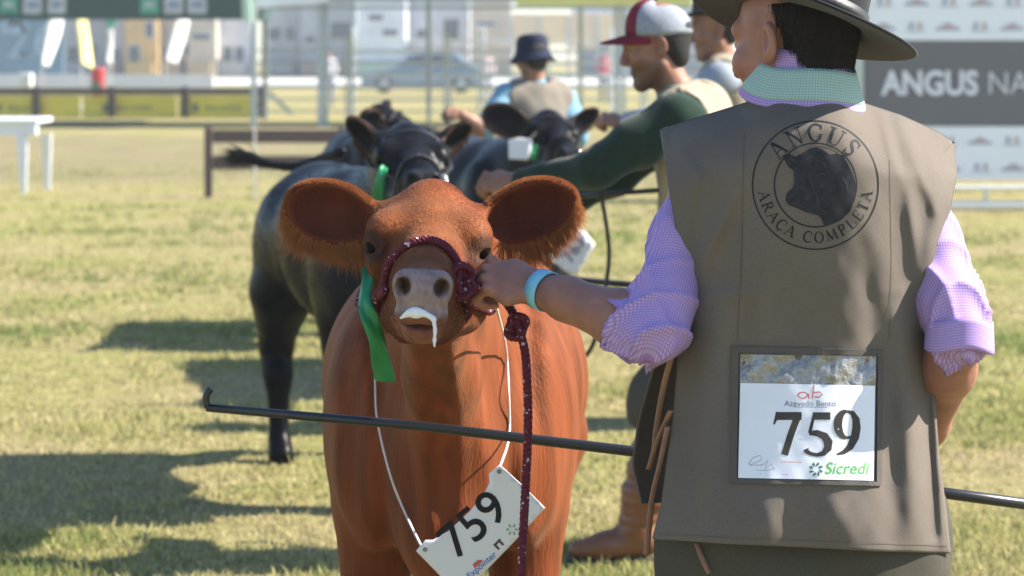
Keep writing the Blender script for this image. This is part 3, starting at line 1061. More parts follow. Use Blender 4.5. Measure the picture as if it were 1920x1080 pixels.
# ------------------------------------------------------------------ calves
def calf_head(ears):
    """head field: origin at the poll, +y towards the nose, +z dorsal. ears = [(side, axis, opening), ...]"""
    s = SDF()
    s.ell((0, .065, -.085), (.092, .105, .080), k=.02)                       # skull
    s.ell((0, .012, -.042), (.046, .050, .046), k=.045)                      # poll
    s.ecap((0, .15, -.100), (.062, .070), (0, .30, -.100), (.052, .056), (1, 0, 0), k=.045)   # bridge
    s.ecap((0, .29, -.10), (.046, .052), (0, .372, -.100), (.047, .050), (1, 0, 0), k=.04)  # muzzle
    for q in (-1, 1):
        s.ell((q * .074, .125, -.056), (.030, .048, .028), k=.035)           # brow over the eye
        s.ell((q * .062, .09, -.15), (.045, .095, .070), k=.05)              # cheek
        s.cone((q * .048, .13, -.185), .036, (q * .022, .33, -.158), .028, k=.05)   # jaw bar
        s.ell((q * .034, .390, -.080), (.022, .026, .027), k=.018)           # nostril wing
        s.ell((q * .020, .392, -.133), (.029, .030, .019), k=.016)           # upper lip
        s.ell((q * .074, .165, -.098), (.020, .035, .018), k=.03)            # lower orbit
    s.ell((0, .362, -.168), (.032, .042, .021), k=.018)                      # lower lip and chin
    s.ell((0, .28, -.172), (.030, .07, .025), k=.05)
    # mouth line and the split of the lip
    s.ell((0, .41, -.1525), (.054, .055, .0040), k=.006, op=-1)
    s.ell((0, .428, -.145), (.0025, .012, .018), k=.004, op=-1)
    s.ell((0, .418, -.088), (.0018, .010, .036), k=.010, op=-1)
    for q in (-1, 1):
        R = frame((-q * .25, 1, .10), (q * .35, 0, 1))
        s.ell((q * .0335, .416, -.077), (.0125, .034, .0155), R, k=.005, op=-1)
        s.ell((q * .046, .420, -.091), (.014, .024, .005), frame((0, 1, 0), (-q * .8, 0, 1)), k=.006, op=-1)
        # eye opening with lids
        s.ell((q * .085, .153, -.074), (.017, .025, .021), k=.014)
        s.ell((q * .0985, .171, -.079), (.015, .0185, .0098), frame((q * -.55, 1, -.15), (0, 0, 1)), k=.004, op=-1)
    for q, a, n, ln, wd in ears:
        a = Vector(a).normalized(); n = Vector(n); n = (n - a * n.dot(a)).normalized()
        w = n.cross(a)
        base = Vector((q * .082, .035, -.070))
        s.cone(Vector((q * .06, .035, -.072)), .040, base + a * .055, .030, k=.03)
        c = base + a * (ln * .56)
        R = rotm((a, w, n))
        s.ell(c - n * .004, (ln * .52, wd * .50, .030), R, k=.016)
        s.ell(c + n * .026, (ln * .485, wd * .460, .036), R, k=.007, op=-1)
        s.ell(base + a * .07 + n * .02, (.05, .026, .022), R, k=.012, op=-1)
    return s


def muzzle_warp(p):
    """slims the nose end of the head"""
    w = sstep(.22, .36, p[:, 1])
    q = p.copy()
    q[:, 0] = p[:, 0] / (1 - .15 * w)
    q[:, 2] = -.085 + (p[:, 2] + .085) / (1 - .13 * w)
    return q


def calf_body(h, hind_spread=0.0, neck_to=(0, .24, 1.24), thick=1.0):
    """trunk, neck and legs: +y forward, origin on the ground under the brisket"""
    s = SDF(); t = thick
    s.ecap((0, -.36, .89), (.195 * t, .245), (0, -.62, .875), (.258 * t, .280), (1, 0, 0), k=.08, pw=2.0)
    s.ecap((0, -.62, .875), (.258 * t, .280), (0, -1.20, .885), (.235 * t, .265), (1, 0, 0), k=.08, pw=2.0)
    s.ell((0, -.09, .82), (.145 * t, .20, .24), k=.10)                       # chest
    s.ell((0, .03, .66), (.085, .11, .12), k=.08)                            # brisket
    s.ell((0, -.22, 1.08), (.11, .24, .085), k=.10)                           # withers
    s.ell((0, -1.28, .93), (.21 * t, .22, .22), k=.09)                        # rump
    for q in (-1, 1):
        s.ell((q * .160 * t, -.24, .84), (.092, .19, .24), k=.08)            # shoulder
        s.ell((q * .140 * t, -.09, .74), (.060, .075, .13), k=.06)             # point of shoulder
        s.chain([(q * .150, -.19, .66), (q * .150, -.15, .40), (q * .150, -.13, .34), (q * .150, -.15, .12)], [.086, .056, .050, .036], k=.035)
        s.cone((q * .150, -.15, .12), .040, (q * .150, -.11, .03), .052, k=.02)
        s.ell((q * .165 * t, -1.25, .80), (.11, .22, .24), k=.08)            # thigh
        hs = hind_spread * q
        s.chain([(q * .18, -1.22, .66), (q * .18, -1.40 + hs, .44), (q * .18, -1.36 + hs, .34), (q * .18, -1.33 + hs, .10)], [.13, .060, .050, .038], k=.05)
        s.cone((q * .18, -1.33 + hs, .10), .042, (q * .18, -1.28 + hs, .03), .052, k=.02)
    n = Vector(neck_to)
    s.ecap((0, -.20, .98), (.112, .20), tuple(n + Vector((0, -.05, -.115))), (.080, .120), (1, 0, 0), k=.07)
    s.chain([(0, -.02, .74), (n.x * .5, n.y * .45, (n.z + .70) / 2 - .05), (n.x, n.y + .06, n.z - .20)], [.085, .062, .050], k=.05)   # dewlap
    return s


def build_calf(name, base, fwd, poll, hfwd, hup, ears, hscale, label, colour, thick=1.0, hind=0.0, res=(.004, .011), fine=True, tail=None, fold=False, eye_shine=True):
    base = Vector(base)
    Rb = frame(fwd, (0, 0, 1))
    Rh = frame(hfwd, hup)
    poll = Vector(poll)
    pl = Vector(((poll - base).x, (poll - base).y, (poll - base).z))
    loc = Vector([float(np.dot(np.array(pl), Rb[:, i])) for i in range(3)])
    hd0 = calf_head(ears)
    hd = lambda p: hd0(muzzle_warp(p)) * .9
    s = SDF()
    s.sub(calf_body(1.2, hind, tuple(loc), thick), base, Rb, 1.0)
    if tail:
        tp = spline(tail, 5)
        for i in range(len(tp) - 1):
            f0 = i / (len(tp) - 1)
            r0 = .024 * (1 - .55 * f0) + (.016 * max(0, f0 - .7) / .3)
            s.cone(tp[i], r0, tp[i + 1], r0, k=.012)
    s.sub(hd, poll, Rh, hscale, k=.05)
    if fold:
        s.fn(fold, op=0)
    # grid
    hc = poll + Vector(Rh[:, 1].tolist()) * .2 * hscale + Vector(Rh[:, 2].tolist()) * -.09 * hscale
    hr = [.33 * hscale, .27 * hscale, .22 * hscale]
    b0 = [base + Vector((Rb @ np.array(c)).tolist()) for c in ((-.36, -1.62, 0), (.36, -1.62, 0), (-.36, .2, 0), (.36, .2, 0))]
    lo = [min([p[i] for p in b0] + [hc[i] - hr[i]] + ([p[i] - .06 for p in tail] if tail else [])) for i in range(2)] + [-.03]
    hi = [max([p[i] for p in b0] + [hc[i] + hr[i]] + ([p[i] + .06 for p in tail] if tail else [])) for i in range(2)] + [max(1.32, hc[2] + hr[2])]
    axs = []
    for i in range(3):
        f0, f1 = max(lo[i], hc[i] - hr[i]), min(hi[i], hc[i] + hr[i])
        segs = []
        if f0 - lo[i] > .02: segs.append((lo[i], f0, res[1]))
        segs.append((f0, f1, res[0]))
        if hi[i] - f1 > .02: segs.append((f1, hi[i], res[1]))
        axs.append(axis_pts(segs))
    V, F = sdf_mesh(s, *axs)
    me = mesh_fast(name, V, F)
    hl = muzzle_warp(((V - np.array(poll)) @ Rh) / hscale)
    C = colour(V, hl, ears)
    setcol(me, C)
    e = empty('calf', (base.x, base.y, 0), label, 'calf', 'show calves in the ring')
    o = link('body', me, None, e)
    # eyes
    for q in (-1, 1):
        c = np.array((q * .0845, .1565, -.0785)) * hscale
        w = Vector((np.array(poll) + Rh @ c).tolist())
        MB().sphere(w, (.0165 * hscale,) * 3, 16, 12).build('eye', EYE, e, True)
    return e, o, V, F, hl, Rh, poll


EYE = M('calf_eye', (.004, .003, .002), .3, .1, 30, spec=.02)


def coat_material(name, rough_dry, rough_wet, sheen=0.0, bump=.25, bscale=260, stretch=(1, 1, .18), var=.14, spec=.35):
    m = M(name, (0, 0, 0), rough_dry, var, 26, bump, bscale, attr=True, stretch=stretch, sheen=sheen, spec=spec)
    nt = m.node_tree; b = nt.nodes['Principled BSDF']
    at = [n for n in nt.nodes if n.type == 'ATTRIBUTE'][0]
    mr = nt.nodes.new('ShaderNodeMapRange')
    mr.inputs[3].default_value = rough_wet; mr.inputs[4].default_value = rough_dry
    nt.links.new(at.outputs['Alpha'], mr.inputs[0]); nt.links.new(mr.outputs[0], b.inputs['Roughness'])
    return m


def ear_coords(hl, ears):
    out = []
    for q, a, n, ln, wd in ears:
        a = Vector(a).normalized(); n = Vector(n); n = (n - a * n.dot(a)).normalized(); w = n.cross(a)
        c = Vector((q * .082, .035, -.070)) + a * (ln * .56)
        R = rotm((a, w, n))
        p = (hl - np.array(c)) @ R
        out.append((p[:, 0] / (ln * .52), p[:, 1] / (wd * .5), p[:, 2], R, ln, wd, c))
    return out


def colour_red(V, hl, ears):
    n = len(V)
    x, y, z = hl.T
    C = np.tile(np.array([.155, .038, .0115]), (n, 1))
    C *= (1 + .14 * vnoise(V * 9, 21) + .12 * vnoise(V * np.array([75, 75, 6]), 22))[:, None]
    al = np.ones(n)
    head = (y > -.05) & (y < .46) & (np.abs(x) < .13) & (z < .04) & (z > -.22)
    def blend(w, c):
        nonlocal C
        C = C * (1 - w[:, None]) + np.array(c) * w[:, None]
    # paler, sandy hair on the forehead and bridge
    w = np.where(head, sstep(-.08, -.03, z) * sstep(.02, .10, y) * .35, 0); blend(w, [.27, .105, .042])
    # pale muzzle hair ring, then the bare grey pink pad
    w = np.where(head, sstep(.33, .37, y) * .7, 0); blend(w, [.22, .09, .042])
    pad = np.where(head, sstep(.376, .390, y) * sstep(-.136, -.122, z) * sstep(.060, .050, np.abs(x)), 0)
    blend(pad, [.29, .205, .19]); al = al - pad
    C = C * (1 - .16 * pad * np.clip(vnoise(hl * 230, 8), -1, 1))[:, None]
    spot = np.where(head & (y > .38), np.clip(1.6 * vnoise(hl * 90, 9) - .7, 0, 1), 0) * sstep(.03, .055, np.abs(x)); blend(spot * .6, [.16, .13, .15])
    lip = np.where(head, sstep(.350, .385, y) * sstep(-.126, -.140, z), 0); blend(lip, [.215, .085, .055]); al = np.minimum(al, 1 - .6 * lip)
    for q in (-1, 1):
        d = np.linalg.norm((hl - np.array((q * .0335, .407, -.077))) / np.array((.014, .03, .017)), axis=1)
        blend(sstep(1.15, .8, d), [.05, .025, .02])
        d = np.linalg.norm((hl - np.array((q * .095, .168, -.078))) / np.array((.026, .030, .020)), axis=1)
        blend(sstep(1.9, 1.0, d) * .9, [.035, .014, .009])
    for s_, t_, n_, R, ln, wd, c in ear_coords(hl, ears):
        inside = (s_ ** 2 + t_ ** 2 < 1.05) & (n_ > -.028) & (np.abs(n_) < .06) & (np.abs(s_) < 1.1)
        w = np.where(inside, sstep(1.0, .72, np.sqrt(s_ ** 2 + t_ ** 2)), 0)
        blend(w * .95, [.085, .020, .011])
    return np.concatenate([np.clip(C, 0, 1), al[:, None]], 1)


def colour_black(V, hl, ears):
    n = len(V); x, y, z = hl.T
    C = np.tile(np.array([.0065, .0065, .0075]), (n, 1)) * (1 + .3 * vnoise(V * 12, 31))[:, None]
    al = np.ones(n)
    head = (y > -.05) & (y < .46) & (np.abs(x) < .13) & (z < .04) & (z > -.22)
    pad = np.where(head, sstep(.372, .392, y), 0)
    C = C * (1 - pad[:, None]) + np.array([.02, .021, .024]) * pad[:, None]; al = al - .7 * pad
    for s_, t_, n_, R, ln, wd, c in ear_coords(hl, ears):
        inside = (s_ ** 2 + t_ ** 2 < 1.2) & (np.abs(n_) < .06)
        w = np.where(inside, sstep(.7, 1.1, np.sqrt(s_ ** 2 + t_ ** 2)), 0)[:, None] * .8
        C = C * (1 - w) + np.array([.09, .05, .03]) * w
    return np.concatenate([np.clip(C, 0, 1), al[:, None]], 1)


def hair_material(name, rough=.58, spec=.22, mixd=.22, tint=(1, .75, .48)):
    m = bpy.data.materials.new(name); m.use_nodes = True
    nt = m.node_tree; L = nt.links.new
    b = nt.nodes['Principled BSDF']
    at = nt.nodes.new('ShaderNodeAttribute'); at.attribute_name = 'Col'
    L(at.outputs['Color'], b.inputs['Base Color'])
    b.inputs['Specular Tint'].default_value = (*tint, 1)
    b.inputs['Roughness'].default_value = rough; b.inputs['Specular IOR Level'].default_value = spec
    tr = nt.nodes.new('ShaderNodeBsdfTranslucent'); L(at.outputs['Color'], tr.inputs[0])
    mx = nt.nodes.new('ShaderNodeMixShader'); mx.inputs[0].default_value = mixd
    L(b.outputs[0], mx.inputs[1]); L(tr.outputs[0], mx.inputs[2])
    L(mx.outputs[0], nt.nodes['Material Output'].inputs[0])
    MATS[name] = m
    return m


def sample_surface(V, F, n, weight=None):
    """random points: position, normal, barycentric source vertex"""
    a, b, c, d = V[F[:, 0]], V[F[:, 1]], V[F[:, 2]], V[F[:, 3]]
    area = np.linalg.norm(np.cross(c - a, d - b), axis=1)
    if weight is not None: area = area * weight[F].mean(1)
    cdf = np.cumsum(area); cdf /= cdf[-1]
    f = np.searchsorted(cdf, RNG.uniform(0, 1, n)).clip(0, len(F) - 1)
    u = RNG.uniform(0, 1, (n, 1)); v = RNG.uniform(0, 1, (n, 1))
    p = (a[f] * (1 - u) + b[f] * u) * (1 - v) + (d[f] * (1 - u) + c[f] * u) * v
    global LAST_W
    LAST_W = (F[f], np.concatenate([(1 - u) * (1 - v), u * (1 - v), u * v, (1 - u) * v], 1))
    return p, F[f, 0]


def interp(A):
    """vertex values at the points sampled last"""
    idx, w = LAST_W
    return (A[idx] * w[:, :, None]).sum(1)


def red_fold(p):
    # loose skin: soft vertical folds on the neck and the shoulder
    w = sstep(1.14, 1.0, p[:, 2]) * sstep(.55, .75, p[:, 2]) * sstep(5.3, 5.0, p[:, 1])
    q = (p[:, 0] + .13)
    f = np.sin(q * 62 + 2.2 * np.sin(p[:, 2] * 6)) * .5 + .5 * np.sin(q * 104 + 1 + p[:, 2] * 5)
    return -.0065 * f * w


RED_EARS = [(1, (1, -.12, .16), (-.10, 1, .0), .160, .110), (-1, (-1, -.10, .42), (.10, 1, .0), .165, .108)]
red_base = (-.125, 5.00, 0)
red_poll = P(812, 343, 4.60)
RED = build_calf('body', red_base, (0, -1, 0), red_poll, (.0, -1, -.155), (.055, 0, 1), RED_EARS, 1.06,
                 'red brown calf facing the camera in a maroon rope halter with card 759', colour_red, thick=1.06, fold=red_fold, res=(.0042, .0105))
rc_ = coat_material('red_coat', .62, .40, sheen=.10, bump=.30, bscale=210, stretch=(1, 1, .10), var=.34, spec=.12)
rc_.node_tree.nodes['Principled BSDF'].inputs['Sheen Tint'].default_value = (1, .72, .45, 1)
rc_.node_tree.nodes['Principled BSDF'].inputs['Specular Tint'].default_value = (1, .85, .65, 1)
RED[1].data.materials.append(rc_)


def calf_fur(calf, ears, colfn, n_body, n_head, n_fringe, mat, hscale, tint=(1, 1, 1), fringe=.028, y0=6.2, rad=1.0, rimcol=(.38, .15, .05), incol=(.13, .036, .018)):
    e, o, V, F, hl, Rh, poll = calf
    N = vnormals(V, F)
    C = colfn(V, hl, ears)
    x, y, z = hl.T
    nearhead = (y > -.08) & (y < .47) & (np.abs(x) < .34) & (z > -.26) & (z < .12)
    bald = np.clip(1 - C[:, 3], 0, 1)
    for q in (-1, 1):
        d = np.linalg.norm((hl - np.array((q * .095, .168, -.078))) / np.array((.024, .028, .0175)), axis=1)
        bald = np.maximum(bald, sstep(1.25, 1.0, d))
    for s_, t_, n_, R, ln, wd, c in ear_coords(hl, ears):
        bald = np.maximum(bald, np.where((s_ ** 2 + t_ ** 2 < .8) & (n_ > -.028) & (n_ < .03), .85, 0))
    front = sstep(y0, y0 - .6, V[:, 1]) * .85 + .15
    allp = []; allr = []; allc = []
    for which, n in (('body', n_body), ('head', n_head)):
        w = np.where(nearhead, 0, front) if which == 'body' else np.where(nearhead, 1.0, 0) * (1 - bald)
        p, vi = sample_surface(V, F, n, w)
        nn = interp(N); nn = nn / (np.linalg.norm(nn, axis=1, keepdims=True) + 1e-9)
        Cs = interp(C)[:, :3]
        ln = RNG.uniform(.55, 1.25, n) * (.0085 if which == 'body' else .0060) * (1 + .35 * (rad - 1))
        if which == 'body':
            flow = np.stack([.12 * vnoise(p * 4, 40), .5 + .15 * vnoise(p * 3, 41), -1.0 + 0 * p[:, 0]], 1)
        else:
            yy = y[vi]
            mx = sstep(.30, .16, yy)
            fl = np.array(Rh[:, 1])[None] * (.9 - 1.5 * mx[:, None]) + np.array([0, 0, -.45])[None] * (1 - mx[:, None])
            flow = fl + .25 * np.stack([vnoise(p * 18, 42), vnoise(p * 18, 43), vnoise(p * 18, 44)], 1)
        flow = flow - nn * (flow * nn).sum(1, keepdims=True)
        flow /= np.linalg.norm(flow, axis=1, keepdims=True) + 1e-6
        # clumping
        cl = RNG.normal(0, .25, (n, 3))
        lift = RNG.uniform(.06, .14, (n, 1))
        d1 = flow + nn * lift + cl * .14
        d2 = flow * 1.1 + nn * lift * .25 + cl * .22
        pts = np.stack([p - nn * .001, p + d1 * ln[:, None] * .5, p + (d1 * .5 + d2 * .5) * ln[:, None]], 1)
        allp.append(pts); allr.append(np.full(n, (.00036 if which == 'body' else .00030) * rad))
        allc.append(Cs * RNG.uniform(.93, 1.09, (n, 1)) * (1 + .10 * vnoise(p * np.array([40, 40, 6]), 48))[:, None])
    fur = hair_curves('coat_hair', None, np.concatenate(allp), np.concatenate(allr), np.clip(np.concatenate(allc), 0, 1) * np.array(tint), mat, e)
    # ear fringe: long hair round the rim, longest below
    fp = []; fr = []; fc = []
    for s_, t_, n_, R, ln, wd, c in ear_coords(hl, ears):
        rr = np.sqrt(s_ ** 2 + t_ ** 2)
        rim = np.where((rr > .90) & (rr < 1.18) & (np.abs(n_) < .05) & (s_ > -.75), 1.0, 0)
        inner = np.where((rr < .88) & (n_ < .02) & (np.abs(n_) < .05) & (s_ > -.9), .02, 0)
        p, vi = sample_surface(V, F, n_fringe, rim + inner)
        k = len(p)
        isr = rim[vi] > .5
        out = (s_[vi][:, None] * R[:, 0][None] + 1.35 * t_[vi][:, None] * R[:, 1][None])
        out /= np.linalg.norm(out, axis=1, keepdims=True) + 1e-6
        out = np.where(isr[:, None], out + .25 * R[:, 2][None], R[:, 0][None] * .9 + .5 * R[:, 2][None] + .3 * out)
        ow = out @ Rh.T
        down = np.clip(-ow[:, 2], 0, 1)
        L_ = (.35 + .75 * RNG.beta(1.6, 2.2, k)) * (1 + .35 * vnoise(p * 45, 54)) * np.where(isr, fringe * (.18 + 1.05 * down), fringe * .22)
        j = RNG.normal(0, .22, (k, 3)) + .10 * np.stack([vnoise(p * 60, 51), vnoise(p * 60, 52), vnoise(p * 60, 53)], 1)
        d1 = ow + j
        d2 = ow + j * 1.3 + np.array([0, 0, -.45])
        pts = np.stack([p, p + d1 * L_[:, None] * .35, p + (d1 * .35 + d2 * .35) * L_[:, None], p + (d1 * .3 + d2 * .7) * L_[:, None]], 1)
        fp.append(pts); fr.append(np.full(k, .00042 * rad))
        base = np.where(isr[:, None], np.array(rimcol), np.array(incol))
        fc.append(np.clip(base * RNG.uniform(.7, 1.3, (k, 1)), 0, 1))
    hair_curves('ear_hair', None, np.concatenate(fp), np.concatenate(fr), np.concatenate(fc), mat, e)


calf_fur(RED, RED_EARS, colour_red, 400, 60000, 9000, hair_material('red_hair'), 1.06)

# ------------------------------------------------------------------ black calves
BLK = coat_material('black_coat', .30, .22, sheen=.0, bump=.10, bscale=200, spec=.16)
BLK.node_tree.nodes['Principled BSDF'].inputs['IOR'].default_value = 1.3
E2 = [(1, (.8, -.15, .75), (.5, 1, -.4), .118, .060), (-1, (-.75, -.15, .60), (-.3, 1, -.3), .118, .060)]
b2 = Vector((-.40, 8.78, 0))
C2 = build_calf('body', b2, (.26, -.965, 0), P(764, 232, 8.62), (.16, -1, -.15), (.03, 0, 1), E2, 1.20,
                'black calf with a green ribbon, held by the man in the maroon cap', colour_black, thick=1.04, hind=.05, res=(.0075, .016),
                tail=[P(640, 285, 10.12), P(598, 300, 10.25), P(560, 312, 10.32), P(520, 311, 10.36), P(488, 303, 10.38), P(462, 294, 10.40)])
C2[1].data.materials.append(BLK)
E3 = [(1, (.9, -.1, .15), (-.1, .8, -.6), .18, .10), (-1, (-.9, -.45, .35), (.1, .5, -.2), .18, .10)]
b3 = Vector((-.74, 13.75, 0))
C3 = build_calf('body', b3, (.10, -.99, 0), P(712, 196, 13.95), (1, -.25, -.30), (.1, 0, 1), E3, 1.12,
                'black calf with its head turned right, held by the man in the navy bucket hat', colour_black, thick=1.0, res=(.010, .020))
C3[1].data.materials.append(BLK)
E4 = [(1, (1, -.1, .22), (-.1, 1, .1), .19, .13), (-1, (-.75, -.2, .55), (.1, 1, -.1), .15, .075)]
b4 = Vector((.06, 11.9, 0))
C4 = build_calf('body', b4, (.25, -.97, 0), P(1030, 207, 11.72), (.22, -1, -.22), (.10, 0, 1), E4, 1.12,
                'black calf with card 763, behind the green sleeved arm', colour_black, thick=1.02, res=(.009, .018))
C4[1].data.materials.append(BLK)
# tail switch of the nearest black calf
n = 500
t0 = np.array(P(478, 299, 10.39)); t1 = np.array(P(456, 290, 10.41))
rt = t0 + RNG.uniform(0, 1, (n, 1)) * (t1 - t0) + RNG.normal(0, .008, (n, 3))
dr = np.array([-1, .05, .10]) + RNG.normal(0, .28, (n, 3))
ln = RNG.uniform(.03, .09, (n, 1))
hair_curves('tail_switch', None, np.stack([rt, rt + dr * ln * .5, rt + dr * ln + np.array([0, 0, -.01])], 1), np.full(n, .0016), np.tile([.012, .012, .013], (n, 1)), hair_material('black_hair', mixd=.05, spec=.12, tint=(1, 1, 1)), C2[0])

BH = MATS['black_hair']
calf_fur(C2, E2, colour_black, 26000, 9000, 1500, BH, 1.2, y0=10.9, rad=2.2, fringe=.02, rimcol=(.06, .03, .016), incol=(.012, .010, .010))
calf_fur(C4, E4, colour_black, 8000, 6000, 1200, BH, 1.12, y0=13.5, rad=2.6, fringe=.02, rimcol=(.07, .035, .018), incol=(.012, .010, .010))
calf_fur(C3, E3, colour_black, 6000, 5000, 1200, BH, 1.12, y0=15.5, rad=2.8, fringe=.02, rimcol=(.07, .035, .018), incol=(.012, .010, .010))

# ------------------------------------------------------------------ people
def man_head():
    """origin between the ears, +y towards the face, +z up"""
    s = SDF()
    s.ell((0, -.012, .045), (.076, .098, .084), k=.02)
    s.ell((0, .030, -.030), (.062, .066, .088), k=.04)
    for q in (-1, 1):
        s.cone((q * .050, .000, -.062), .024, (q * .016, .070, -.108), .020, k=.03)
        s.cone((q * .012, .094, .030), .011, (q * .050, .070, .026), .013, k=.016)      # brow
        s.ell((q * .046, .062, -.028), (.022, .024, .020), k=.025)                       # cheekbone
        s.ell((q * .032, .104, .004), (.018, .018, .012), k=.012, op=-1)                 # socket
        s.ell((q * .032, .0785, .004), (.016, .013, .0125), k=.004)                      # lids
        s.ell((q * .012, .104, -.040), (.0095, .012, .008), k=.008)                      # nostril
    s.cone((0, .094, .012), .009, (0, .116, -.030), .0115, k=.012)                       # nose
    s.ell((0, .078, -.110), (.022, .018, .018), k=.02)                                   # chin
    s.cone((-.016, .094, -.066), .0065, (.016, .094, -.066), .0065, k=.008)              # lips
    s.cone((-.014, .091, -.079), .0070, (.014, .091, -.079), .0070, k=.008)
    s.ell((0, .108, -.0725), (.026, .012, .0018), k=.003, op=-1)
    for q in (-1, 1):
        R = frame((q * .45, -1, .05), (q * .1, -.18, 1))      # ear leaf: thin axis first
        s.ell((q * .083, -.014, -.004), (.009, .0185, .031), R, k=.008)
        s.ell((q * .0905, -.010, -.001), (.007, .0105, .019), R, k=.004, op=-1)
        s.ell((q * .075, -.004, -.028), (.008, .010, .011), k=.007)
    return s


def hand_field(ts, curl, thumb):
    """origin at the wrist, +y along the palm, +z back of the hand, thumb on the side ts*x"""
    s = SDF()
    s.ecap((0, .005, 0), (.027, .020), (0, .045, 0), (.038, .0165), (1, 0, 0), k=.02)
    s.ecap((0, .045, 0), (.038, .0165), (-.001 * ts, .083, .002), (.039, .0135), (1, 0, 0), k=.02)
    s.ell((ts * .026, .035, -.010), (.017, .030, .015), k=.015)
    L = [(.031, .091, (.043, .027, .022), .0095), (.010, .096, (.047, .030, .023), .0098), (-.011, .093, (.043, .028, .022), .0092), (-.030, .085, (.035, .022, .019), .0082)]
    for i, (x, y, seg, r) in enumerate(L):
        p = Vector((ts * x, y, .001)); a = 0
        c = curl[i] if isinstance(curl[0], (list, tuple)) else curl
        s.ell(p + Vector((0, -.002, .0085)), (.0085, .011, .008), k=.004)       # knuckle
        rr = r
        for j in range(3):
            a += math.radians(c[j])
            q = p + Vector((ts * x * -.08 * j, math.cos(a), -math.sin(a))).normalized() * seg[j]
            s.cone(p, rr, q, rr * .92, k=.003)
            p = q; rr *= .92
    t = [Vector(v) for v in thumb]
    for v in t: v.x *= ts
    s.chain([tuple(v) for v in t], [.014, .0125, .0115, .0095], k=.006)
    return s


GRIP = (62, 88, 50)
TH = [(.030, .022, -.012), (.050, .052, -.022), (.040, .082, -.036), (.018, .096, -.044)]


def field_limb(s, pts, rs, k=.03):
    s.chain([tuple(p) for p in pts], rs, k)


class Man:
    """joints in world space; every garment is a field grown from them"""
    def __init__(m, head, hfwd, hup, shL, shR, elL, elR, wrL, wrR, hipL, hipR, knL, knR, anL, anR, toe, handL, handR, hs=1.0):
        m.__dict__.update(locals())
        for k in ('head', 'shL', 'shR', 'elL', 'elR', 'wrL', 'wrR', 'hipL', 'hipR', 'knL', 'knR', 'anL', 'anR'):
            setattr(m, k, Vector(getattr(m, k)))
        m.mid = (m.shL + m.shR) / 2
        m.pel = (m.hipL + m.hipR) / 2
        m.side = (m.shR - m.shL).normalized()
        m.neck = m.mid + Vector((0, 0, .055))

    def torso(m, s, g=0.0, k=.06):
        up = m.mid; pel = m.pel
        c1 = up.lerp(pel, .16); c2 = up.lerp(pel, .58); c3 = up.lerp(pel, .97)
        s.ecap(c1, (.158 + g, .108 + g), c2, (.148 + g, .105 + g), m.side, k, pw=2.4)
        s.ecap(c2, (.148 + g, .105 + g), c3, (.158 + g, .110 + g), m.side, k, pw=2.4)
        for a in (m.shL, m.shR):
            s.cone(m.mid + Vector((0, 0, .025)), .058 + g, a - (a - m.mid) * .04, .054 + g, k)
        return s

    def body(m):
        s = SDF(); m.torso(s, -.012)
        s.cone(m.mid - Vector((0, 0, .03)), .062, m.head + Vector((0, 0, -.075)) - Vector(m.hfwd) * .02, .055, k=.04)
        s.sub(man_head(), m.head, frame(m.hfwd, m.hup), m.hs, k=.02)
        for sh, el, wr, hd in ((m.shL, m.elL, m.wrL, m.handL), (m.shR, m.elR, m.wrR, m.handR)):
            d = (wr - el)
            s.chain([sh, sh.lerp(el, .5), el], [.046, .046, .037], k=.02)
            s.chain([el, el + d * .28, el + d * .75, wr], [.040, .047, .035, .028], k=.02)
            fw, up, ts, curl, th = hd
            s.sub(hand_field(ts, curl, th), wr, frame(fw, up), 1.0, k=.02)
        for hp, kn, an in ((m.hipL, m.knL, m.anL), (m.hipR, m.knR, m.anR)):
            s.chain([hp, kn, kn.lerp(an, .3), an], [.078, .052, .052, .036], k=.03)
            t = Vector(m.toe)
            s.cone(an + Vector((0, 0, -.03)) - t * .03, .035, an + t * .15 + Vector((0, 0, -.05)), .030, k=.03)
        return s


SKIN_SSS = dict(sss=.12)
def skin_mat(name, col, rough=.5):
    return M(name, col, rough, .10, 40, .10, 420, attr=True, sss=.10, spec=.4)


def head_cols(V, m, skin, hair, stubble=0.0, hairline=None):
    R = frame(m.hfwd, m.hup)
    l = ((V - np.array(m.head)) @ R) / m.hs
    x, y, z = l.T
    C = np.tile(np.array(skin), (len(V), 1)) * (1 + .10 * vnoise(V * 35, 61) + .06 * vnoise(V * 110, 62))[:, None]
    onhead = (np.linalg.norm(l, axis=1) < .2) & (z > -.14)
    def blend(w, c):
        nonlocal C
        C = C * (1 - w[:, None]) + np.array(c) * w[:, None]
    blend(np.where(onhead, sstep(.08, .11, y) * sstep(-.085, -.06, z) * sstep(-.055, -.066, z) * .6, 0), [skin[0] * .8, skin[1] * .5, skin[2] * .5])
    red = np.where(onhead, np.clip(sstep(.05, .09, y), 0, 1) * sstep(-.055, -.02, z) * sstep(.03, -.01, z) * .25, 0); blend(red, [skin[0] * 1.05, skin[1] * .7, skin[2] * .6])
    if stubble:
        w = np.where(onhead, sstep(-.03, -.065, z) * sstep(-.02, .02, y) * stubble, 0); blend(w, hair)
    for q in (-1, 1):   # eyebrow, eye line
        d = np.linalg.norm((l - np.array((q * .034, .088, .030))) / np.array((.026, .022, .006)), axis=1); blend(sstep(1.2, .7, d) * .85, hair)
        d = np.linalg.norm((l - np.array((q * .032, .092, .004))) / np.array((.014, .014, .0045)), axis=1); blend(sstep(1.1, .7, d) * .9, [.02, .012, .01])
        d = np.linalg.norm((l - np.array((q * .084, -.008, -.001))) / np.array((.012, .014, .022)), axis=1); blend(sstep(1.1, .6, d) * .35, [skin[0] * .5, skin[1] * .25, skin[2] * .2])
    return C, l


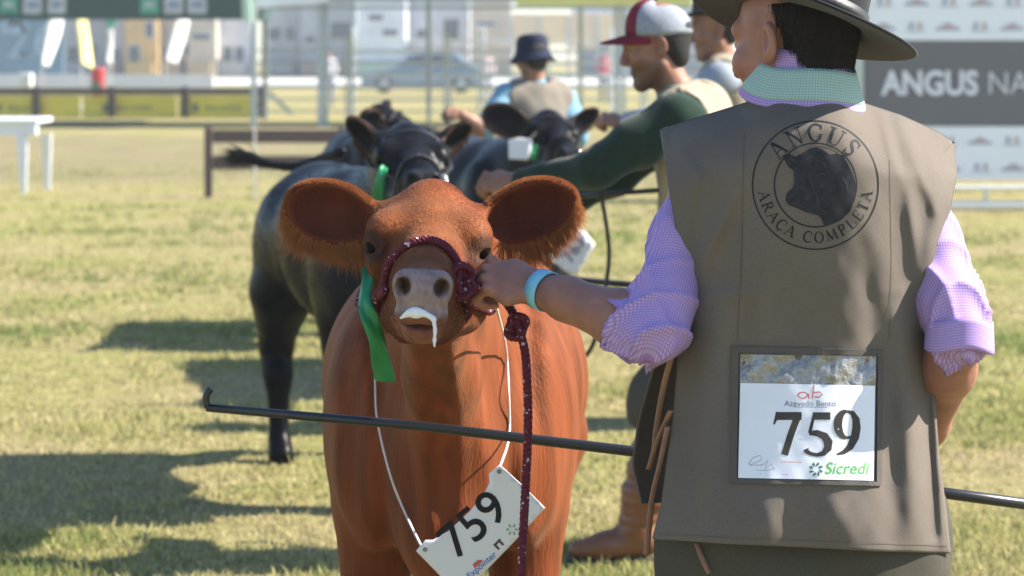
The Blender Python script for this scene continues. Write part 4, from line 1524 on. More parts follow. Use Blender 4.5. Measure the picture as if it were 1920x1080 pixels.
def hair_field(m, low=-.085, front=.02, thick=.010, top=.055):
    """short hair cap: the skull grown a little, cut along the hairline"""
    s = SDF()
    s.ell((0, -.014, .045), (.076 + thick, .099 + thick, .084 + thick), k=.02)
    s.ell((0, -.052, -.025), (.054 + thick, .036 + thick, .070), k=.03)
    for q in (-1, 1):
        s.ell((q * .068, .026, -.006), (.012, .011, .034), k=.012)          # sideburn
    s.fn(lambda p: np.maximum(low - p[:, 2], (p[:, 1] - front) * .8 - .55 * np.maximum(p[:, 2] - .02, 0) * 0 + np.minimum(0, 0) - .035 * sstep(.04, .07, p[:, 2])), k=.012, op=2)
    s.fn(lambda p: np.minimum(9, .028 - np.linalg.norm((p - np.array((np.sign(p[:, 0:1]) * .082, 0 * p[:, 0:1] - .004, 0 * p[:, 0:1] - .006)).T.reshape(-1, 3) if False else (np.abs(p[:, 0]) - .082)[:, None] * np.array([[1, 0, 0]]) + (p[:, 1] + .004)[:, None] * np.array([[0, 1, 0]]) + (p[:, 2] + .006)[:, None] * np.array([[0, 0, .75]])), axis=1)), k=.008, op=2)
    s.fn(lambda p: p[:, 2] - top, k=.01, op=2)
    w = SDF(); w.sub(s, m.head, frame(m.hfwd, m.hup), m.hs)
    return w


def grid(lo, hi, st):
    return [np.arange(lo[i], hi[i] + st, st, dtype=np.float32) for i in range(3)]


def bounds(pts, r):
    return [min(p[i] for p in pts) - r for i in range(3)], [max(p[i] for p in pts) + r for i in range(3)]


def field_part(name, f, lo, hi, st, mat, parent, wrinkle=None, col=None, smooth=2):
    V, F = sdf_mesh(f, *grid(lo, hi, st), smooth=smooth)
    if wrinkle is not None:
        V = V + vnormals(V, F) * wrinkle(V)[:, None]
    me = mesh_fast(name, V, F)
    if col is not None: setcol(me, col(V))
    o = link(name, me, mat, parent)
    return o, V, F


def fine_axes(m, lo, hi, fine, coarse, zones):
    """axes that are fine inside the zones [(lo, hi)...] and coarse elsewhere"""
    out = []
    for i in range(3):
        cuts = sorted((max(lo[i], z0[i]), min(hi[i], z1[i])) for z0, z1 in zones)
        mer = []
        for a, b in cuts:
            if mer and a <= mer[-1][1] + .03: mer[-1][1] = max(mer[-1][1], b)
            else: mer.append([a, b])
        segs = []; cur = lo[i]
        for a, b in mer:
            if a - cur > .005: segs.append((cur, a, coarse))
            segs.append((a, b, fine)); cur = b
        if hi[i] - cur > .005: segs.append((cur, hi[i], coarse))
        out.append(axis_pts(segs))
    return out


def body_part(m, e, skin, hair, mat, fine, coarse, zones, stubble=0.0):
    pts = [m.head, m.shL, m.shR, m.elL, m.elR, m.wrL, m.wrR, m.hipL, m.hipR, m.knL, m.knR, m.anL, m.anR]
    lo, hi = bounds(pts, .20); lo[2] = min(lo[2], -.02)
    ax = fine_axes(m, lo, hi, fine, coarse, zones)
    V, F = sdf_mesh(m.body(), *ax)
    me = mesh_fast('body', V, F)
    C, _ = head_cols(V, m, skin, hair, stubble)
    setcol(me, C)
    return link('body', me, mat, e), V, F


def hat_mesh(name, parent, mat, c, fwd, up, a, b, hgt, brim, dip=.02, roll=.02, crown_pinch=.018, thick=.005, squash=.92, slope=0.0):
    """felt hat: c = centre of the sweatband, a/b = half width and half length of the head opening"""
    R = frame(fwd, up)
    n = 64; rings = []
    rings.append((0.0, hgt - crown_pinch)); rings.append((.35, hgt - crown_pinch * .8)); rings.append((.70, hgt)); rings.append((.86, hgt - .006)); rings.append((.93, hgt - .022))
    rings += [(.96, hgt * .6), (1.0, hgt * .2), (1.0, .004)]
    V = []; F = []
    for f, z in rings:
        for j in range(n):
            t = 2 * math.pi * j / n
            V.append((a * f * math.cos(t), b * f * math.sin(t) * (squash if z > hgt * .7 else 1), z))
    bn = 9
    for i in range(1, bn + 1):
        q = i / bn
        for j in range(n):
            t = 2 * math.pi * j / n
            rr = brim * q
            x = (a + rr) * math.cos(t); y = (b + rr * .95) * math.sin(t)
            z = -slope * q + (roll * math.cos(t) ** 2 - dip * math.sin(t) ** 2) * q ** 1.7
            V.append((x, y, z))
    m = len(rings) + bn
    for i in range(m - 1):
        for j in range(n):
            k = (j + 1) % n
            F.append((i * n + j, (i + 1) * n + j, (i + 1) * n + k, i * n + k))
    F.append(tuple(range(n)))
    W = [Vector(c) + Vector((R @ np.array(v)).tolist()) for v in V]
    me = bpy.data.meshes.new(name); me.from_pydata([tuple(w) for w in W], [], F)
    o = link(name, me, mat, parent)
    so = o.modifiers.new('thick', 'SOLIDIFY'); so.thickness = thick; so.offset = 0
    ss = o.modifiers.new('round', 'SUBSURF'); ss.levels = 1; ss.render_levels = 1
    # band
    bnd = []
    Fb = []
    for z in (.006, .030):
        for j in range(n):
            t = 2 * math.pi * j / n
            bnd.append(Vector(c) + Vector((R @ np.array(((a * 1.0 + .003) * math.cos(t), (b + .003) * math.sin(t), z))).tolist()))
    for j in range(n):
        k = (j + 1) % n; Fb.append((j, k, n + k, n + j))
    me = bpy.data.meshes.new('hat_band'); me.from_pydata([tuple(w) for w in bnd], [], Fb)
    ob = link('hat_band', me, M('hat_band_%s' % mat.name, (.012, .012, .014), .5), o)
    so = ob.modifiers.new('thick', 'SOLIDIFY'); so.thickness = .003; so.offset = 1
    return o


def weave_arm(V, chains):
    """cloth coordinates along and round each arm"""
    W = np.zeros((len(V), 3)); best = np.full(len(V), 9.)
    for a, b in chains:
        a = np.array(a); b = np.array(b); ax = b - a; L = np.linalg.norm(ax); ax = ax / L
        s = np.cross(ax, [0.0, 1, 0.0]); s /= np.linalg.norm(s); t = np.cross(ax, s)
        p = V - a; h = p @ ax; q = p - np.clip(h, 0, L)[:, None] * ax
        d = np.linalg.norm(q, axis=1)
        ang = np.arctan2(q @ t, q @ s)
        w = np.stack([h + .25 * (p @ t), p @ s, ang], 1)
        sel = d < best; W[sel] = w[sel]; best = np.where(sel, d, best)
    return W


khaki = M('vest_khaki', (.140, .117, .098), .85, .10, 300, .12, 900, var2=.10, scale2=5, spec=.2)
trouser = M('trouser_olive', (.075, .068, .052), .9, .12, 200, .15, 700, spec=.15)
felt = M('black_felt', (.014, .015, .019), .85, .15, 60, .05, 300, sheen=.12, spec=.2)
hairm = M('dark_hair', (.012, .009, .008), .55, .3, 300, .5, 500, spec=.4, stretch=(1, 1, .3))

# ---- the man in the foreground, seen from behind
D1 = 4.22
m1 = Man(P(1490, 78, 4.215), (-.72, .69, -.12), (.05, 0, 1),
         P(1324, 304, 4.27), P(1706, 322, 4.28), P(1228, 622, 4.14), P(1796, 628, 4.13),
         P(1010, 541, 4.315), P(1722, 845, 4.36),
         P(1400, 1020, 4.24), P(1620, 1020, 4.24), P(1370, 1420, 4.22), P(1660, 1420, 4.24),
         P(1360, 1850, 4.25), P(1680, 1850, 4.28), (0, 1, 0),
         ((-1, .10, .22), (.0, -.72, .69), 1, GRIP, TH), ((-.75, .45, -.48), (.35, -.3, .6), -1, GRIP, TH), hs=1.04)
for j in ('anL', 'anR'):
    v = getattr(m1, j); v.z = .09
e1 = empty('person', (m1.pel.x, m1.pel.y, 0), 'man seen from behind in a black wide brimmed hat and khaki vest numbered 759', 'person', 'handlers leading the calves')
SK1 = (.33, .150, .105)
zone = lambda c, r: ([c[i] - r for i in range(3)], [c[i] + r for i in range(3)])
hc = m1.wrL + Vector((-.06, .01, 0))
B1 = body_part(m1, e1, SK1, (.02, .013, .01), skin_mat('skin_tan', SK1), .0033, .013, [([m1.wrL.x - .14, m1.wrL.y - .08, m1.wrL.z - .1], [m1.wrL.x + .03, m1.wrL.y + .12, m1.wrL.z + .1]),
                ([m1.head.x - .13, m1.head.y - .12, m1.head.z - .15], [m1.head.x + .12, m1.head.y + .14, m1.head.z + .06])])
hf = hair_field(m1, low=-.058, front=-.022, thick=.005)
_, hv, hF = field_part('hair', hf, *bounds([m1.head], .16), .005, hairm, e1)
hp, hi_ = sample_surface(hv, hF, 7000)
hn = vnormals(hv, hF)[hi_]
fl = np.array([.1, -.25, -1.0]) + .3 * np.stack([vnoise(hp * 60, 63), vnoise(hp * 60, 64), vnoise(hp * 60, 65)], 1)
fl = fl - hn * (fl * hn).sum(1, keepdims=True)
hl_ = RNG.uniform(.008, .018, (7000, 1))
hair_curves('hair_strands', None, np.stack([hp, hp + (fl + hn * .35) * hl_ * .5, hp + (fl * 1.05 + hn * .3) * hl_], 1), np.full(7000, .0005), np.tile([.016, .011, .009], (7000, 1)) * RNG.uniform(.6, 1.6, (7000, 1)), hair_material('scalp_hair', mixd=.05, spec=.25, tint=(1, 1, 1)), e1)


def wr_sleeve(V):
    return .0035 * np.sin(vnoise(V * 16, 71) * 5) + .004 * vnoise(V * 34, 72)


def shirt_field(m, g, cuffL, cuffR, roll=.012):
    s = SDF(); m.torso(s, g)
    for sh, el, wr, cuff in ((m.shL, m.elL, m.wrL, cuffL), (m.shR, m.elR, m.wrR, cuffR)):
        if cuff <= 1:
            end = sh.lerp(el, cuff)
            s.chain([sh, sh.lerp(el, .5), end], [.062 + g, .062 + g, .060 + g], k=.04)
            t = (el - sh).normalized()
            for kk in range(2):
                s.cone(end - t * (.012 + .026 * kk), .058 + g + roll, end - t * (.020 + .026 * kk), .058 + g + roll, k=.008)
        else:
            end = el.lerp(wr, cuff - 1)
            s.chain([sh, sh.lerp(el, .5), el, end], [.082 + g, .072 + g, .060 + g, .042 + g], k=.04)
    return s


# shirt: rolled sleeves, pocket of cloth bunched above the elbow
def sleeve_field():
    s = SDF(); m1.torso(s, -.018)
    for sh, el, wr in ((m1.shL, m1.elL, m1.wrL), (m1.shR, m1.elR, m1.wrR)):
        left = sh is m1.shL
        t = (el - sh).normalized()
        end = sh.lerp(el, 1.0)
        s.chain([sh, sh.lerp(el, .45), sh.lerp(el, .8), end], [.047, .049, .050, .049], k=.03)
        if left: s.cone(el, .048, P(1196, 616, 4.165), .049, k=.03)
    # open ends
    for el, wr, sh in ((m1.elL, m1.wrL, m1.shL), (m1.elR, m1.wrR, m1.shR)):
        d = (wr - el).normalized()
        s.cone(el + d * .062, .040, wr, .044, k=.006, op=-1)
    return s


ging = gingham('gingham_purple', (.46, .35, .62), (.33, .20, .50), 1450)
lo, hi = bounds([m1.shL, m1.shR, m1.elL, m1.elR, m1.pel], .13)
sf_ = sleeve_field()
V, F = sdf_mesh(sf_, *grid(lo, hi, .0055), smooth=1)
Wv = weave_arm(V, [(m1.shL, m1.elL), (m1.shR, m1.elR), (m1.mid, m1.pel)])
hh, aa = Wv[:, 0], Wv[:, 2]
lowarm = sstep(1.36, 1.14, V[:, 2])
ph = vnoise(V * 13, 73)
cr = (1 - np.abs(np.sin(hh * 44 + 1.3 * np.sin(aa + .8) + 1.4 * ph))) ** 3 * .016 * (.25 + .75 * lowarm)
cr += (1 - np.abs(np.sin(hh * 13 + aa * 1.5 + 1.2 * ph))) ** 4 * .011
cr = cr * np.clip(.55 + .6 * vnoise(V * 22, 75), .05, 1.2) - .003 + .0012 * vnoise(V * 55, 74)
V = V + vnormals(V, F) * cr[:, None]
me = mesh_fast('shirt', V, F)
setvec(me, Wv)
shirt_o = link('shirt', me, ging, e1)

# trousers
def trouser_field(m, g=.03):
    s = SDF()
    s.ecap(m.mid.lerp(m.pel, .75), (.155 + g * .6, .115 + g * .6), m.pel, (.165 + g, .125 + g), m.side, k=.05, pw=2.3)
    for hp, kn, an in ((m.hipL, m.knL, m.anL), (m.hipR, m.knR, m.anR)):
        s.chain([hp, kn, kn.lerp(an, .10)], [.10 + g, .078 + g, .080 + g], k=.05)
    return s
tw = lambda V: .006 * np.sin(vnoise(V * np.array([12, 12, 5]), 75) * 5) + .002 * vnoise(V * 60, 76)
lo, hi = bounds([m1.hipL, m1.hipR, m1.knL, m1.knR, m1.pel + Vector((0, 0, .15))], .16); lo[2] = .3
field_part('trousers', trouser_field(m1, .045), lo, hi, .011, trouser, e1, tw)
boot_brown = M('boot_brown', (.19, .070, .030), .38, .22, 14, .2, 90, spec=.5)
sole_dark = M('sole_dark', (.03, .02, .016), .7, .15, 40)
def boots(m, e, mat, top=.42):
    for kn, an in ((m.knL, m.anL), (m.knR, m.anR)):
        t = Vector(m.toe).normalized(); s = SDF()
        up = kn.lerp(an, 1 - top)
        s.chain([up, kn.lerp(an, .75), an + Vector((0, 0, .02))], [.078, .066, .054], k=.03)
        s.cone(an + Vector((0, 0, -.035)) - t * .035, .045, an + t * .09 + Vector((0, 0, -.045)), .042, k=.03)
        s.cone(an + t * .09 + Vector((0, 0, -.045)), .042, an + t * .18 + Vector((0, 0, -.055)), .030, k=.03)
        s.fn(lambda p: .004 - p[:, 2], k=.004, op=2)
        lo, hi = bounds([up, an, an + t * .2], .09); lo[2] = -.01
        field_part('boot', s, lo, hi, .009, mat, e, lambda V: .004 * np.sin(vnoise(V * np.array([8, 8, 44]), 77) * 4) * sstep(.08, .14, V[:, 2]))
        st = an - t * .06; en = an + t * .215; sd = t.cross(Vector((0, 0, 1)))
        sp_ = MB(); n_ = 16; VV = []
        for zz in (.002, .016):
            for j_ in range(n_):
                a_ = 2 * math.pi * j_ / n_; c_ = (st + en) / 2
                VV.append((c_.x + t.x * .143 * math.cos(a_) + sd.x * .05 * math.sin(a_), c_.y + t.y * .143 * math.cos(a_) + sd.y * .05 * math.sin(a_), zz))
        sp_.add(VV, [tuple(range(n_ - 1, -1, -1)), tuple(n_ + j_ for j_ in range(n_))] + [(j_, (j_ + 1) % n_, n_ + (j_ + 1) % n_, n_ + j_) for j_ in range(n_)])
        sp_.build('boot_sole', sole_dark, e)
boots(m1, e1, boot_brown)

# ---- vest of the foreground man: back and front panels that meet on the shoulders
def lerp_tab(tab, v):
    xs = [t[0] for t in tab]; ys = [t[1] for t in tab]
    return np.interp(v, xs, ys)


LE = [(178, 1240), (240, 1236), (330, 1250), (440, 1268), (540, 1284), (640, 1273), (780, 1262), (940, 1240), (1012, 1222)]
RE = [(178, 1786), (262, 1790), (330, 1795), (450, 1771), (560, 1746), (700, 1750), (850, 1761), (950, 1774), (1038, 1783)]
TOP = [(0, 243), (.08, 228), (.30, 190), (.36, 181), (.5, 181), (.62, 182), (.68, 190), (.82, 215), (.95, 247), (1, 268)]
BOT = [(0, 1010), (.25, 1020), (.5, 1026), (.75, 1034), (1, 1038)]
FOLDS = [  # (u0, v0, u1, v1, width, amp): ridges of cloth, amp in metres towards the viewer
    (1652, 212, 1680, 320, 9, .006), (1688, 222, 1752, 395, 11, .008), (1668, 225, 1705, 350, 8, -.004), (1700, 330, 1718, 500, 12, .006), (1745, 290, 1760, 420, 12, .004),
    (1770, 340, 1730, 560, 20, .010), (1680, 380, 1700, 560, 30, -.008),
    (1385, 350, 1300, 520, 13, .008), (1330, 300, 1292, 560, 18, -.009), (1420, 330, 1330, 560, 26, -.005),
    (1300, 560, 1430, 545, 14, .004), (1345, 560, 1290, 980, 30, .008), (1400, 600, 1330, 1000, 26, -.006),
    (1690, 560, 1715, 1020, 26, .012), (1735, 640, 1752, 1000, 16, -.012), (1660, 640, 1680, 1000, 26, -.007), (1760, 760, 1772, 1020, 12, .010),
    (1300, 300, 1375, 420, 22, -.006), (1280, 280, 1340, 380, 14, .005), (1440, 470, 1420, 640, 18, .004), (1620, 470, 1640, 640, 18, -.004), (1290, 760, 1310, 1000, 14, -.005), (1480, 480, 1470, 640, 40, -.003), (1560, 480, 1590, 640, 40, .003), (1450, 930, 1430, 1020, 30, .006), (1560, 930, 1580, 1020, 36, .006),
]


def seg_dist(u, v, a):
    u0, v0, u1, v1 = a
    t = np.clip(((u - u0) * (u1 - u0) + (v - v0) * (v1 - v0)) / ((u1 - u0) ** 2 + (v1 - v0) ** 2), 0, 1)
    return np.hypot(u - u0 - t * (u1 - u0), v - v0 - t * (v1 - v0)), t


def vest_panel(back, nu=120, nv=150):
    cu = np.linspace(0, 1, nu); cv = np.linspace(0, 1, nv)
    U, Vv = np.meshgrid(cu, cv, indexing='ij')
    top = np.interp(cu, [t[0] for t in TOP], [t[1] for t in TOP])[:, None]
    bot = np.interp(cu, [t[0] for t in BOT], [t[1] for t in BOT])[:, None]
    if not back: bot = bot - 20
    py = top + (bot - top) * Vv
    le = lerp_tab(LE, py); re = lerp_tab(RE, py)
    if not back:
        le = le - 44 * sstep(560, 850, py) * sstep(1030, 900, py) - 4
        re = re + 4
    px = le + (re - le) * U
    side = np.abs(2 * U - 1)
    if back:
        dep = 4.055 + .105 * side ** 2.6 + .035 * sstep(250, 180, py)
        dep += .025 * np.exp(-((py - 660) / 140) ** 2) - .02 * sstep(800, 1030, py)
        dep += (.14 - .11 * np.exp(-((U - .5) / .19) ** 4)) * np.clip(1 - (py - top) / 125, 0, 1) ** 1.7 + .055 * sstep(.62, 1.0, U) * sstep(520, 300, py)
        for (a, b, c, d_, w, amp) in FOLDS:
            dist, t = seg_dist(px, py, (a, b, c, d_))
            dep -= 1.5 * amp * np.exp(-(dist / w) ** 2) * np.sin(np.pi * np.clip(.12 + .76 * t, 0, 1)) * sstep(0, .04, U) * sstep(1, .97, U)
        fine = np.stack([px.ravel() / 40, py.ravel() / 55, 0 * px.ravel()], 1)
        dep += (.0015 * vnoise(fine, 81) + .0008 * vnoise(fine * 3, 82)).reshape(px.shape)
        dep += .006 * np.sin(px / 34 + 1) * sstep(880, 1030, py)
    else:
        dep = 4.405 - .085 * side ** 2.6 - .02 * sstep(250, 180, py)
        dep -= .125 * np.clip(1 - (py - top) / 120, 0, 1) ** 2
        fine = np.stack([px.ravel() / 60, py.ravel() / 70, 0 * px.ravel()], 1)
        dep += (.006 * vnoise(fine, 83)).reshape(px.shape)
        dep += .02 * sstep(560, 850, py) * sstep(.2, 0, U)
    # outline measured on the back panel's plane; the front keeps the same width in metres
    ref = 4.12
    X = (px - 960) / FPX * np.where(back, dep, ref); Z = CAMZ - (py - HOR) / FPX * np.where(back, dep, ref)
    if not back: Z = Z - .055 * sstep(520, 200, py); X = X - np.sign(2 * U - 1) * .03 * sstep(520, 200, py) * side
    Vt = np.stack([X, dep, Z], -1).reshape(-1, 3)
    idx = np.arange(nu * nv).reshape(nu, nv)
    F = np.stack([idx[:-1, :-1], idx[1:, :-1], idx[1:, 1:], idx[:-1, 1:]], -1).reshape(-1, 4)
    if not back: F = F[:, ::-1]
    return Vt, F[:, ::-1], idx


Vb, Fb, ib = vest_panel(True)
Vf, Ff, if_ = vest_panel(False)
n0 = len(Vb)
# shoulder bridge from the back's top row to the front's top row
Vm = []; Fm = []
tb = ib[:, 0]; tf = if_[:, 0] + n0
steps = 6; nb = n0 + len(Vf)
rows = [tb]
for k in range(1, steps):
    t = k / steps
    p = Vb[ib[:, 0]] * (1 - t) + Vf[if_[:, 0]] * t
    p[:, 2] += .010 * math.sin(math.pi * t) * (1 - t)
    rows.append(np.arange(nb + len(Vm), nb + len(Vm) + len(p))); Vm += p.tolist()
rows.append(tf)
cu = np.linspace(0, 1, 120)
for k in range(steps):
    for i in range(119):
        if .33 < (cu[i] + cu[i + 1]) / 2 < .655: continue
        Fm.append((rows[k][i], rows[k][i + 1], rows[k + 1][i + 1], rows[k + 1][i]))
me = mesh_fast('vest', np.concatenate([Vb, Vf, np.array(Vm)]), np.concatenate([Fb, Ff + n0, np.array(Fm)]))
vest = link('vest', me, khaki, e1)
so = vest.modifiers.new('thick', 'SOLIDIFY'); so.thickness = .0035; so.offset = -1
vest_bvh = BVHTree.FromPolygons([Vector(v) for v in Vb.tolist()], [tuple(f) for f in Fb.tolist()])
CAMP = Vector((0, 0, CAMZ))


def on_vest(u, v, off=.0009):
    d = P(u, v, 1.0) - CAMP
    h = vest_bvh.ray_cast(CAMP, d.normalized())
    if h[0] is None: return P(u, v, 4.1)
    return h[0] - d.normalized() * off


def stroke2d(pts, ws):
    """ribbon in the plane: quads along a polyline with its own width at each point"""
    V = []; F = []
    m = len(pts)
    for i in range(m):
        a = pts[max(i - 1, 0)]; b = pts[min(i + 1, m - 1)]
        tx, ty = b[0] - a[0], b[1] - a[1]; l = math.hypot(tx, ty) + 1e-9
        nx, ny = -ty / l, tx / l
        w = (ws[i] if isinstance(ws, (list, tuple, np.ndarray)) else ws) / 2
        V += [(pts[i][0] + nx * w, pts[i][1] + ny * w), (pts[i][0] - nx * w, pts[i][1] - ny * w)]
    for i in range(m - 1):
        F.append((2 * i, 2 * i + 1, 2 * i + 3, 2 * i + 2))
    return V, F


def dense(pts, step):
    out = []
    for a, b in zip(pts, pts[1:]):
        k = max(1, int(math.hypot(b[0] - a[0], b[1] - a[1]) / step))
        out += [(a[0] + (b[0] - a[0]) * i / k, a[1] + (b[1] - a[1]) * i / k) for i in range(k)]
    return out + [pts[-1]]


def fill2d(poly, step):
    """triangulated outline with inner points so that it can follow a curved cloth"""
    poly = dense(list(poly) + [poly[0]], step)[:-1]
    xs = [p[0] for p in poly]; ys = [p[1] for p in poly]
    pts = [Vector(p) for p in poly]; n = len(pts)
    def inside(x, y):
        c = False
        for i in range(n):
            (x0, y0), (x1, y1) = poly[i], poly[(i + 1) % n]
            if (y0 > y) != (y1 > y) and x < (x1 - x0) * (y - y0) / (y1 - y0) + x0: c = not c
        return c
    x = min(xs) + step / 2
    while x < max(xs):
        y = min(ys) + step / 2
        while y < max(ys):
            if inside(x, y): pts.append(Vector((x, y)))
            y += step
        x += step
    r = geometry.delaunay_2d_cdt(pts, [(i, (i + 1) % n) for i in range(n)], [], 0, 1e-5)
    V = [tuple(v) for v in r[0]]
    F = [tuple(f) for f in r[2] if inside(sum(V[i][0] for i in f) / len(f), sum(V[i][1] for i in f) / len(f))]
    return V, F


class Print:
    """flat print gathered in a plane, then laid onto a surface"""
    def __init__(s): s.V = []; s.F = []

    def add(s, VF, tf=None):
        V, F = VF; b = len(s.V)
        s.V += [tf(*v) if tf else v for v in V]; s.F += [tuple(i + b for i in f) for f in F]
        return s

    def lay(s, name, place, mat, parent):
        me = bpy.data.meshes.new(name)
        me.from_pydata([tuple(place(u, v)) for u, v in s.V], [], s.F)
        return link(name, me, mat, parent, False)


# a small roman alphabet: (polyline, widths) strokes in a unit cell, y up, plus serifs
def arc_pts(cx, cy, rx, ry, a0, a1, n=14):
    return [(cx + rx * math.cos(math.radians(a0 + (a1 - a0) * i / n)), cy + ry * math.sin(math.radians(a0 + (a1 - a0) * i / n))) for i in range(n + 1)]


TK, TN, SF = .15, .055, .05
def sf(x, y, w=.30): return ([(x - w / 2, y), (x + w / 2, y)], SF)
def bowl(pts, a=TN, b=TK):
    n = len(pts)
    return (pts, [a + (b - a) * math.sin(math.pi * i / (n - 1)) for i in range(n)])
ROMAN = {
    'A': (.86, [([(.10, .02), (.42, 1)], TN), ([(.42, 1), (.76, .02)], TK), ([(.22, .36), (.64, .36)], TN), sf(.10, .025, .26), sf(.76, .025, .30)]),
    'N': (.92, [([(.17, .02), (.17, .96)], TN), ([(.15, .97), (.78, .04)], TK), ([(.78, .98), (.78, .02)], TN), sf(.17, .025, .28), sf(.13, .975, .24), sf(.78, .975, .28)]),
    'G': (.90, [bowl(arc_pts(.48, .5, .38, .49, 40, 320, 22)), ([(.76, .40), (.76, .12)], TK * .9), sf(.76, .42, .30), ([(.76, .70), (.77, .96)], TN)]),
    'U': (.90, [([(.20, .97), (.20, .35)], TK), ([(.20, .35), (.23, .14), (.33, .04), (.47, .02), (.62, .06), (.72, .18), (.75, .38)], [TK, TK * .8, TN * 1.4, TN, TN, TN, TN]), ([(.75, .38), (.75, .97)], TN), sf(.20, .975, .32), sf(.75, .975, .28)]),
    'S': (.70, [bowl([(.58, .82), (.50, .95), (.34, .98), (.18, .90), (.15, .74), (.26, .60), (.42, .50), (.56, .38), (.58, .20), (.46, .06), (.30, .02), (.16, .08), (.11, .20)], TN, TK), ([(.58, .70), (.60, .98)], TN), ([(.11, .30), (.10, .02)], TN)]),
    'R': (.86, [([(.20, .02), (.20, .98)], TK), bowl([(.20, .97), (.40, .97), (.58, .92), (.65, .76), (.58, .58), (.40, .52), (.20, .52)]), ([(.40, .52), (.74, .04)], TK * .9), sf(.20, .025), sf(.16, .975, .22), sf(.78, .025, .2)]),
    'C': (.82, [bowl(arc_pts(.48, .5, .38, .49, 42, 318, 22)), ([(.75, .66), (.77, .96)], TN)]),
    'O': (.92, [bowl(arc_pts(.46, .5, .36, .48, 90, 270, 14)), bowl(arc_pts(.46, .5, .36, .48, -90, 90, 14))]),
    'M': (1.06, [([(.16, .02), (.20, .96)], TN), ([(.18, .97), (.52, .06)], TK), ([(.52, .06), (.86, .97)], TN), ([(.86, .98), (.90, .02)], TK), sf(.16, .025, .26), sf(.90, .025, .28)]),
    'P': (.78, [([(.20, .02), (.20, .98)], TK), bowl([(.20, .97), (.40, .97), (.60, .91), (.66, .73), (.58, .55), (.40, .48), (.20, .48)]), sf(.20, .025), sf(.16, .975, .22)]),
    'L': (.76, [([(.20, .02), (.20, .98)], TK), ([(.20, .03), (.66, .03)], TN), ([(.66, .02), (.68, .26)], TN), sf(.20, .975)]),
    'E': (.80, [([(.20, .02), (.20, .98)], TK), ([(.14, .97), (.66, .97)], TN), ([(.20, .51), (.54, .51)], TN), ([(.14, .03), (.68, .03)], TN), ([(.66, .98), (.66, .78)], TN), ([(.68, .02), (.70, .25)], TN), ([(.54, .62), (.54, .40)], TN)]),
    'T': (.80, [([(.40, .02), (.40, .98)], TK), ([(.08, .97), (.72, .97)], TN), ([(.08, .98), (.06, .75)], TN), ([(.72, .98), (.74, .75)], TN), sf(.40, .025)]),
    ' ': (.45, []),
}
ROMAN['Ç'] = (.82, ROMAN['C'][1] + [([(.48, .02), (.52, -.08), (.46, -.16), (.36, -.16)], TN)])


def roman_arc(pr, txt, cx, cy, r, size, a_mid, inward=False, gap=.06):
    """letters along a circle in pixel space (y down). inward: baseline outside, read along the bottom"""
    tot = sum(ROMAN[c][0] + gap for c in txt) * size
    a = -tot / 2 / r
    for c in txt:
        w, st = ROMAN[c]
        half = (w + gap) * size / 2 / r
        am = a + half
        th = a_mid + am if not inward else a_mid - am
        for pts, ws in st:
            VF = stroke2d(dense(pts, .12) if len(pts) < 4 else pts, ws)
            def tf(x, y):
                lx = (x - w / 2) * size; ly = (y - .5) * size
                if not inward:
                    ang = th + lx / r; rr = r + ly
                else:
                    ang = th - lx / r; rr = r - ly
                return (cx + rr * math.sin(ang), cy - rr * math.cos(ang))
            pr.add(VF, tf)
        a += 2 * half


ink = M('print_black', (.018, .018, .022), .7, .15, 60, spec=.2)
ink2 = M('print_grey', (.048, .047, .048), .7, .15, 60, spec=.2)
LC = (1529, 347)
pr = Print()
for rr, w in ((118, 2.6), (77, 2.6)):
    pr.add(stroke2d([(LC[0] + rr * math.cos(t), LC[1] + rr * 1.02 * math.sin(t)) for t in np.linspace(0, 2 * math.pi, 120)], w))
roman_arc(pr, 'ANGUS', LC[0], LC[1], 98, 33, math.radians(-2), gap=.30)
roman_arc(pr, 'ARAÇA COMPLETA', LC[0], LC[1], 98, 21, math.radians(180), inward=True, gap=.16)
pr.lay('round_emblem', lambda u, v: on_vest(u, v), ink, vest)
bull = [(1466, 292), (1478, 287), (1492, 294), (1502, 288), (1520, 278), (1530, 276), (1543, 281), (1556, 290), (1570, 288), (1582, 292), (1590, 308), (1600, 330), (1606, 350),
        (1604, 372), (1594, 396), (1578, 412), (1560, 421), (1546, 424), (1540, 410), (1534, 404), (1512, 398), (1494, 390), (1478, 384), (1473, 376), (1475, 362), (1486, 352), (1489, 340), (1488, 320), (1478, 312)]
pr = Print(); pr.add(fill2d(bull, 6)); pr.lay('emblem_bull', lambda u, v: on_vest(u, v, .0010), M('print_soft', (.026, .026, .032), .7, .4, 90, spec=.2), vest)
for pts, w in (([(1538, 304), (1546, 308), (1548, 316)], [1, 5, 2]), ([(1530, 329), (1540, 325), (1548, 326)], [1, 3, 1]), ([(1516, 320), (1520, 340), (1526, 356)], [1, 4, 1]),
               ([(1487, 356), (1498, 352), (1512, 352)], [1, 3, 1]), ([(1478, 372), (1484, 366), (1492, 366)], [1, 3, 1]), ([(1508, 364), (1514, 372), (1508, 382)], [1, 4, 1]),
               ([(1482, 380), (1496, 384), (1510, 388)], [1, 2, 1]), ([(1578, 330), (1588, 345), (1590, 362)], [1, 5, 1]), ([(1480, 296), (1488, 300), (1494, 308)], [1, 4, 1]),
               ([(1510, 300), (1518, 294), (1528, 292)], [1, 3, 1]), ([(1528, 360), (1534, 374), (1532, 390)], [1, 3, 1])):
    pr = Print(); pr.add(stroke2d(pts, w))
    pr.lay('emblem_highlight', lambda u, v: on_vest(u, v, .0014), ink2, vest)

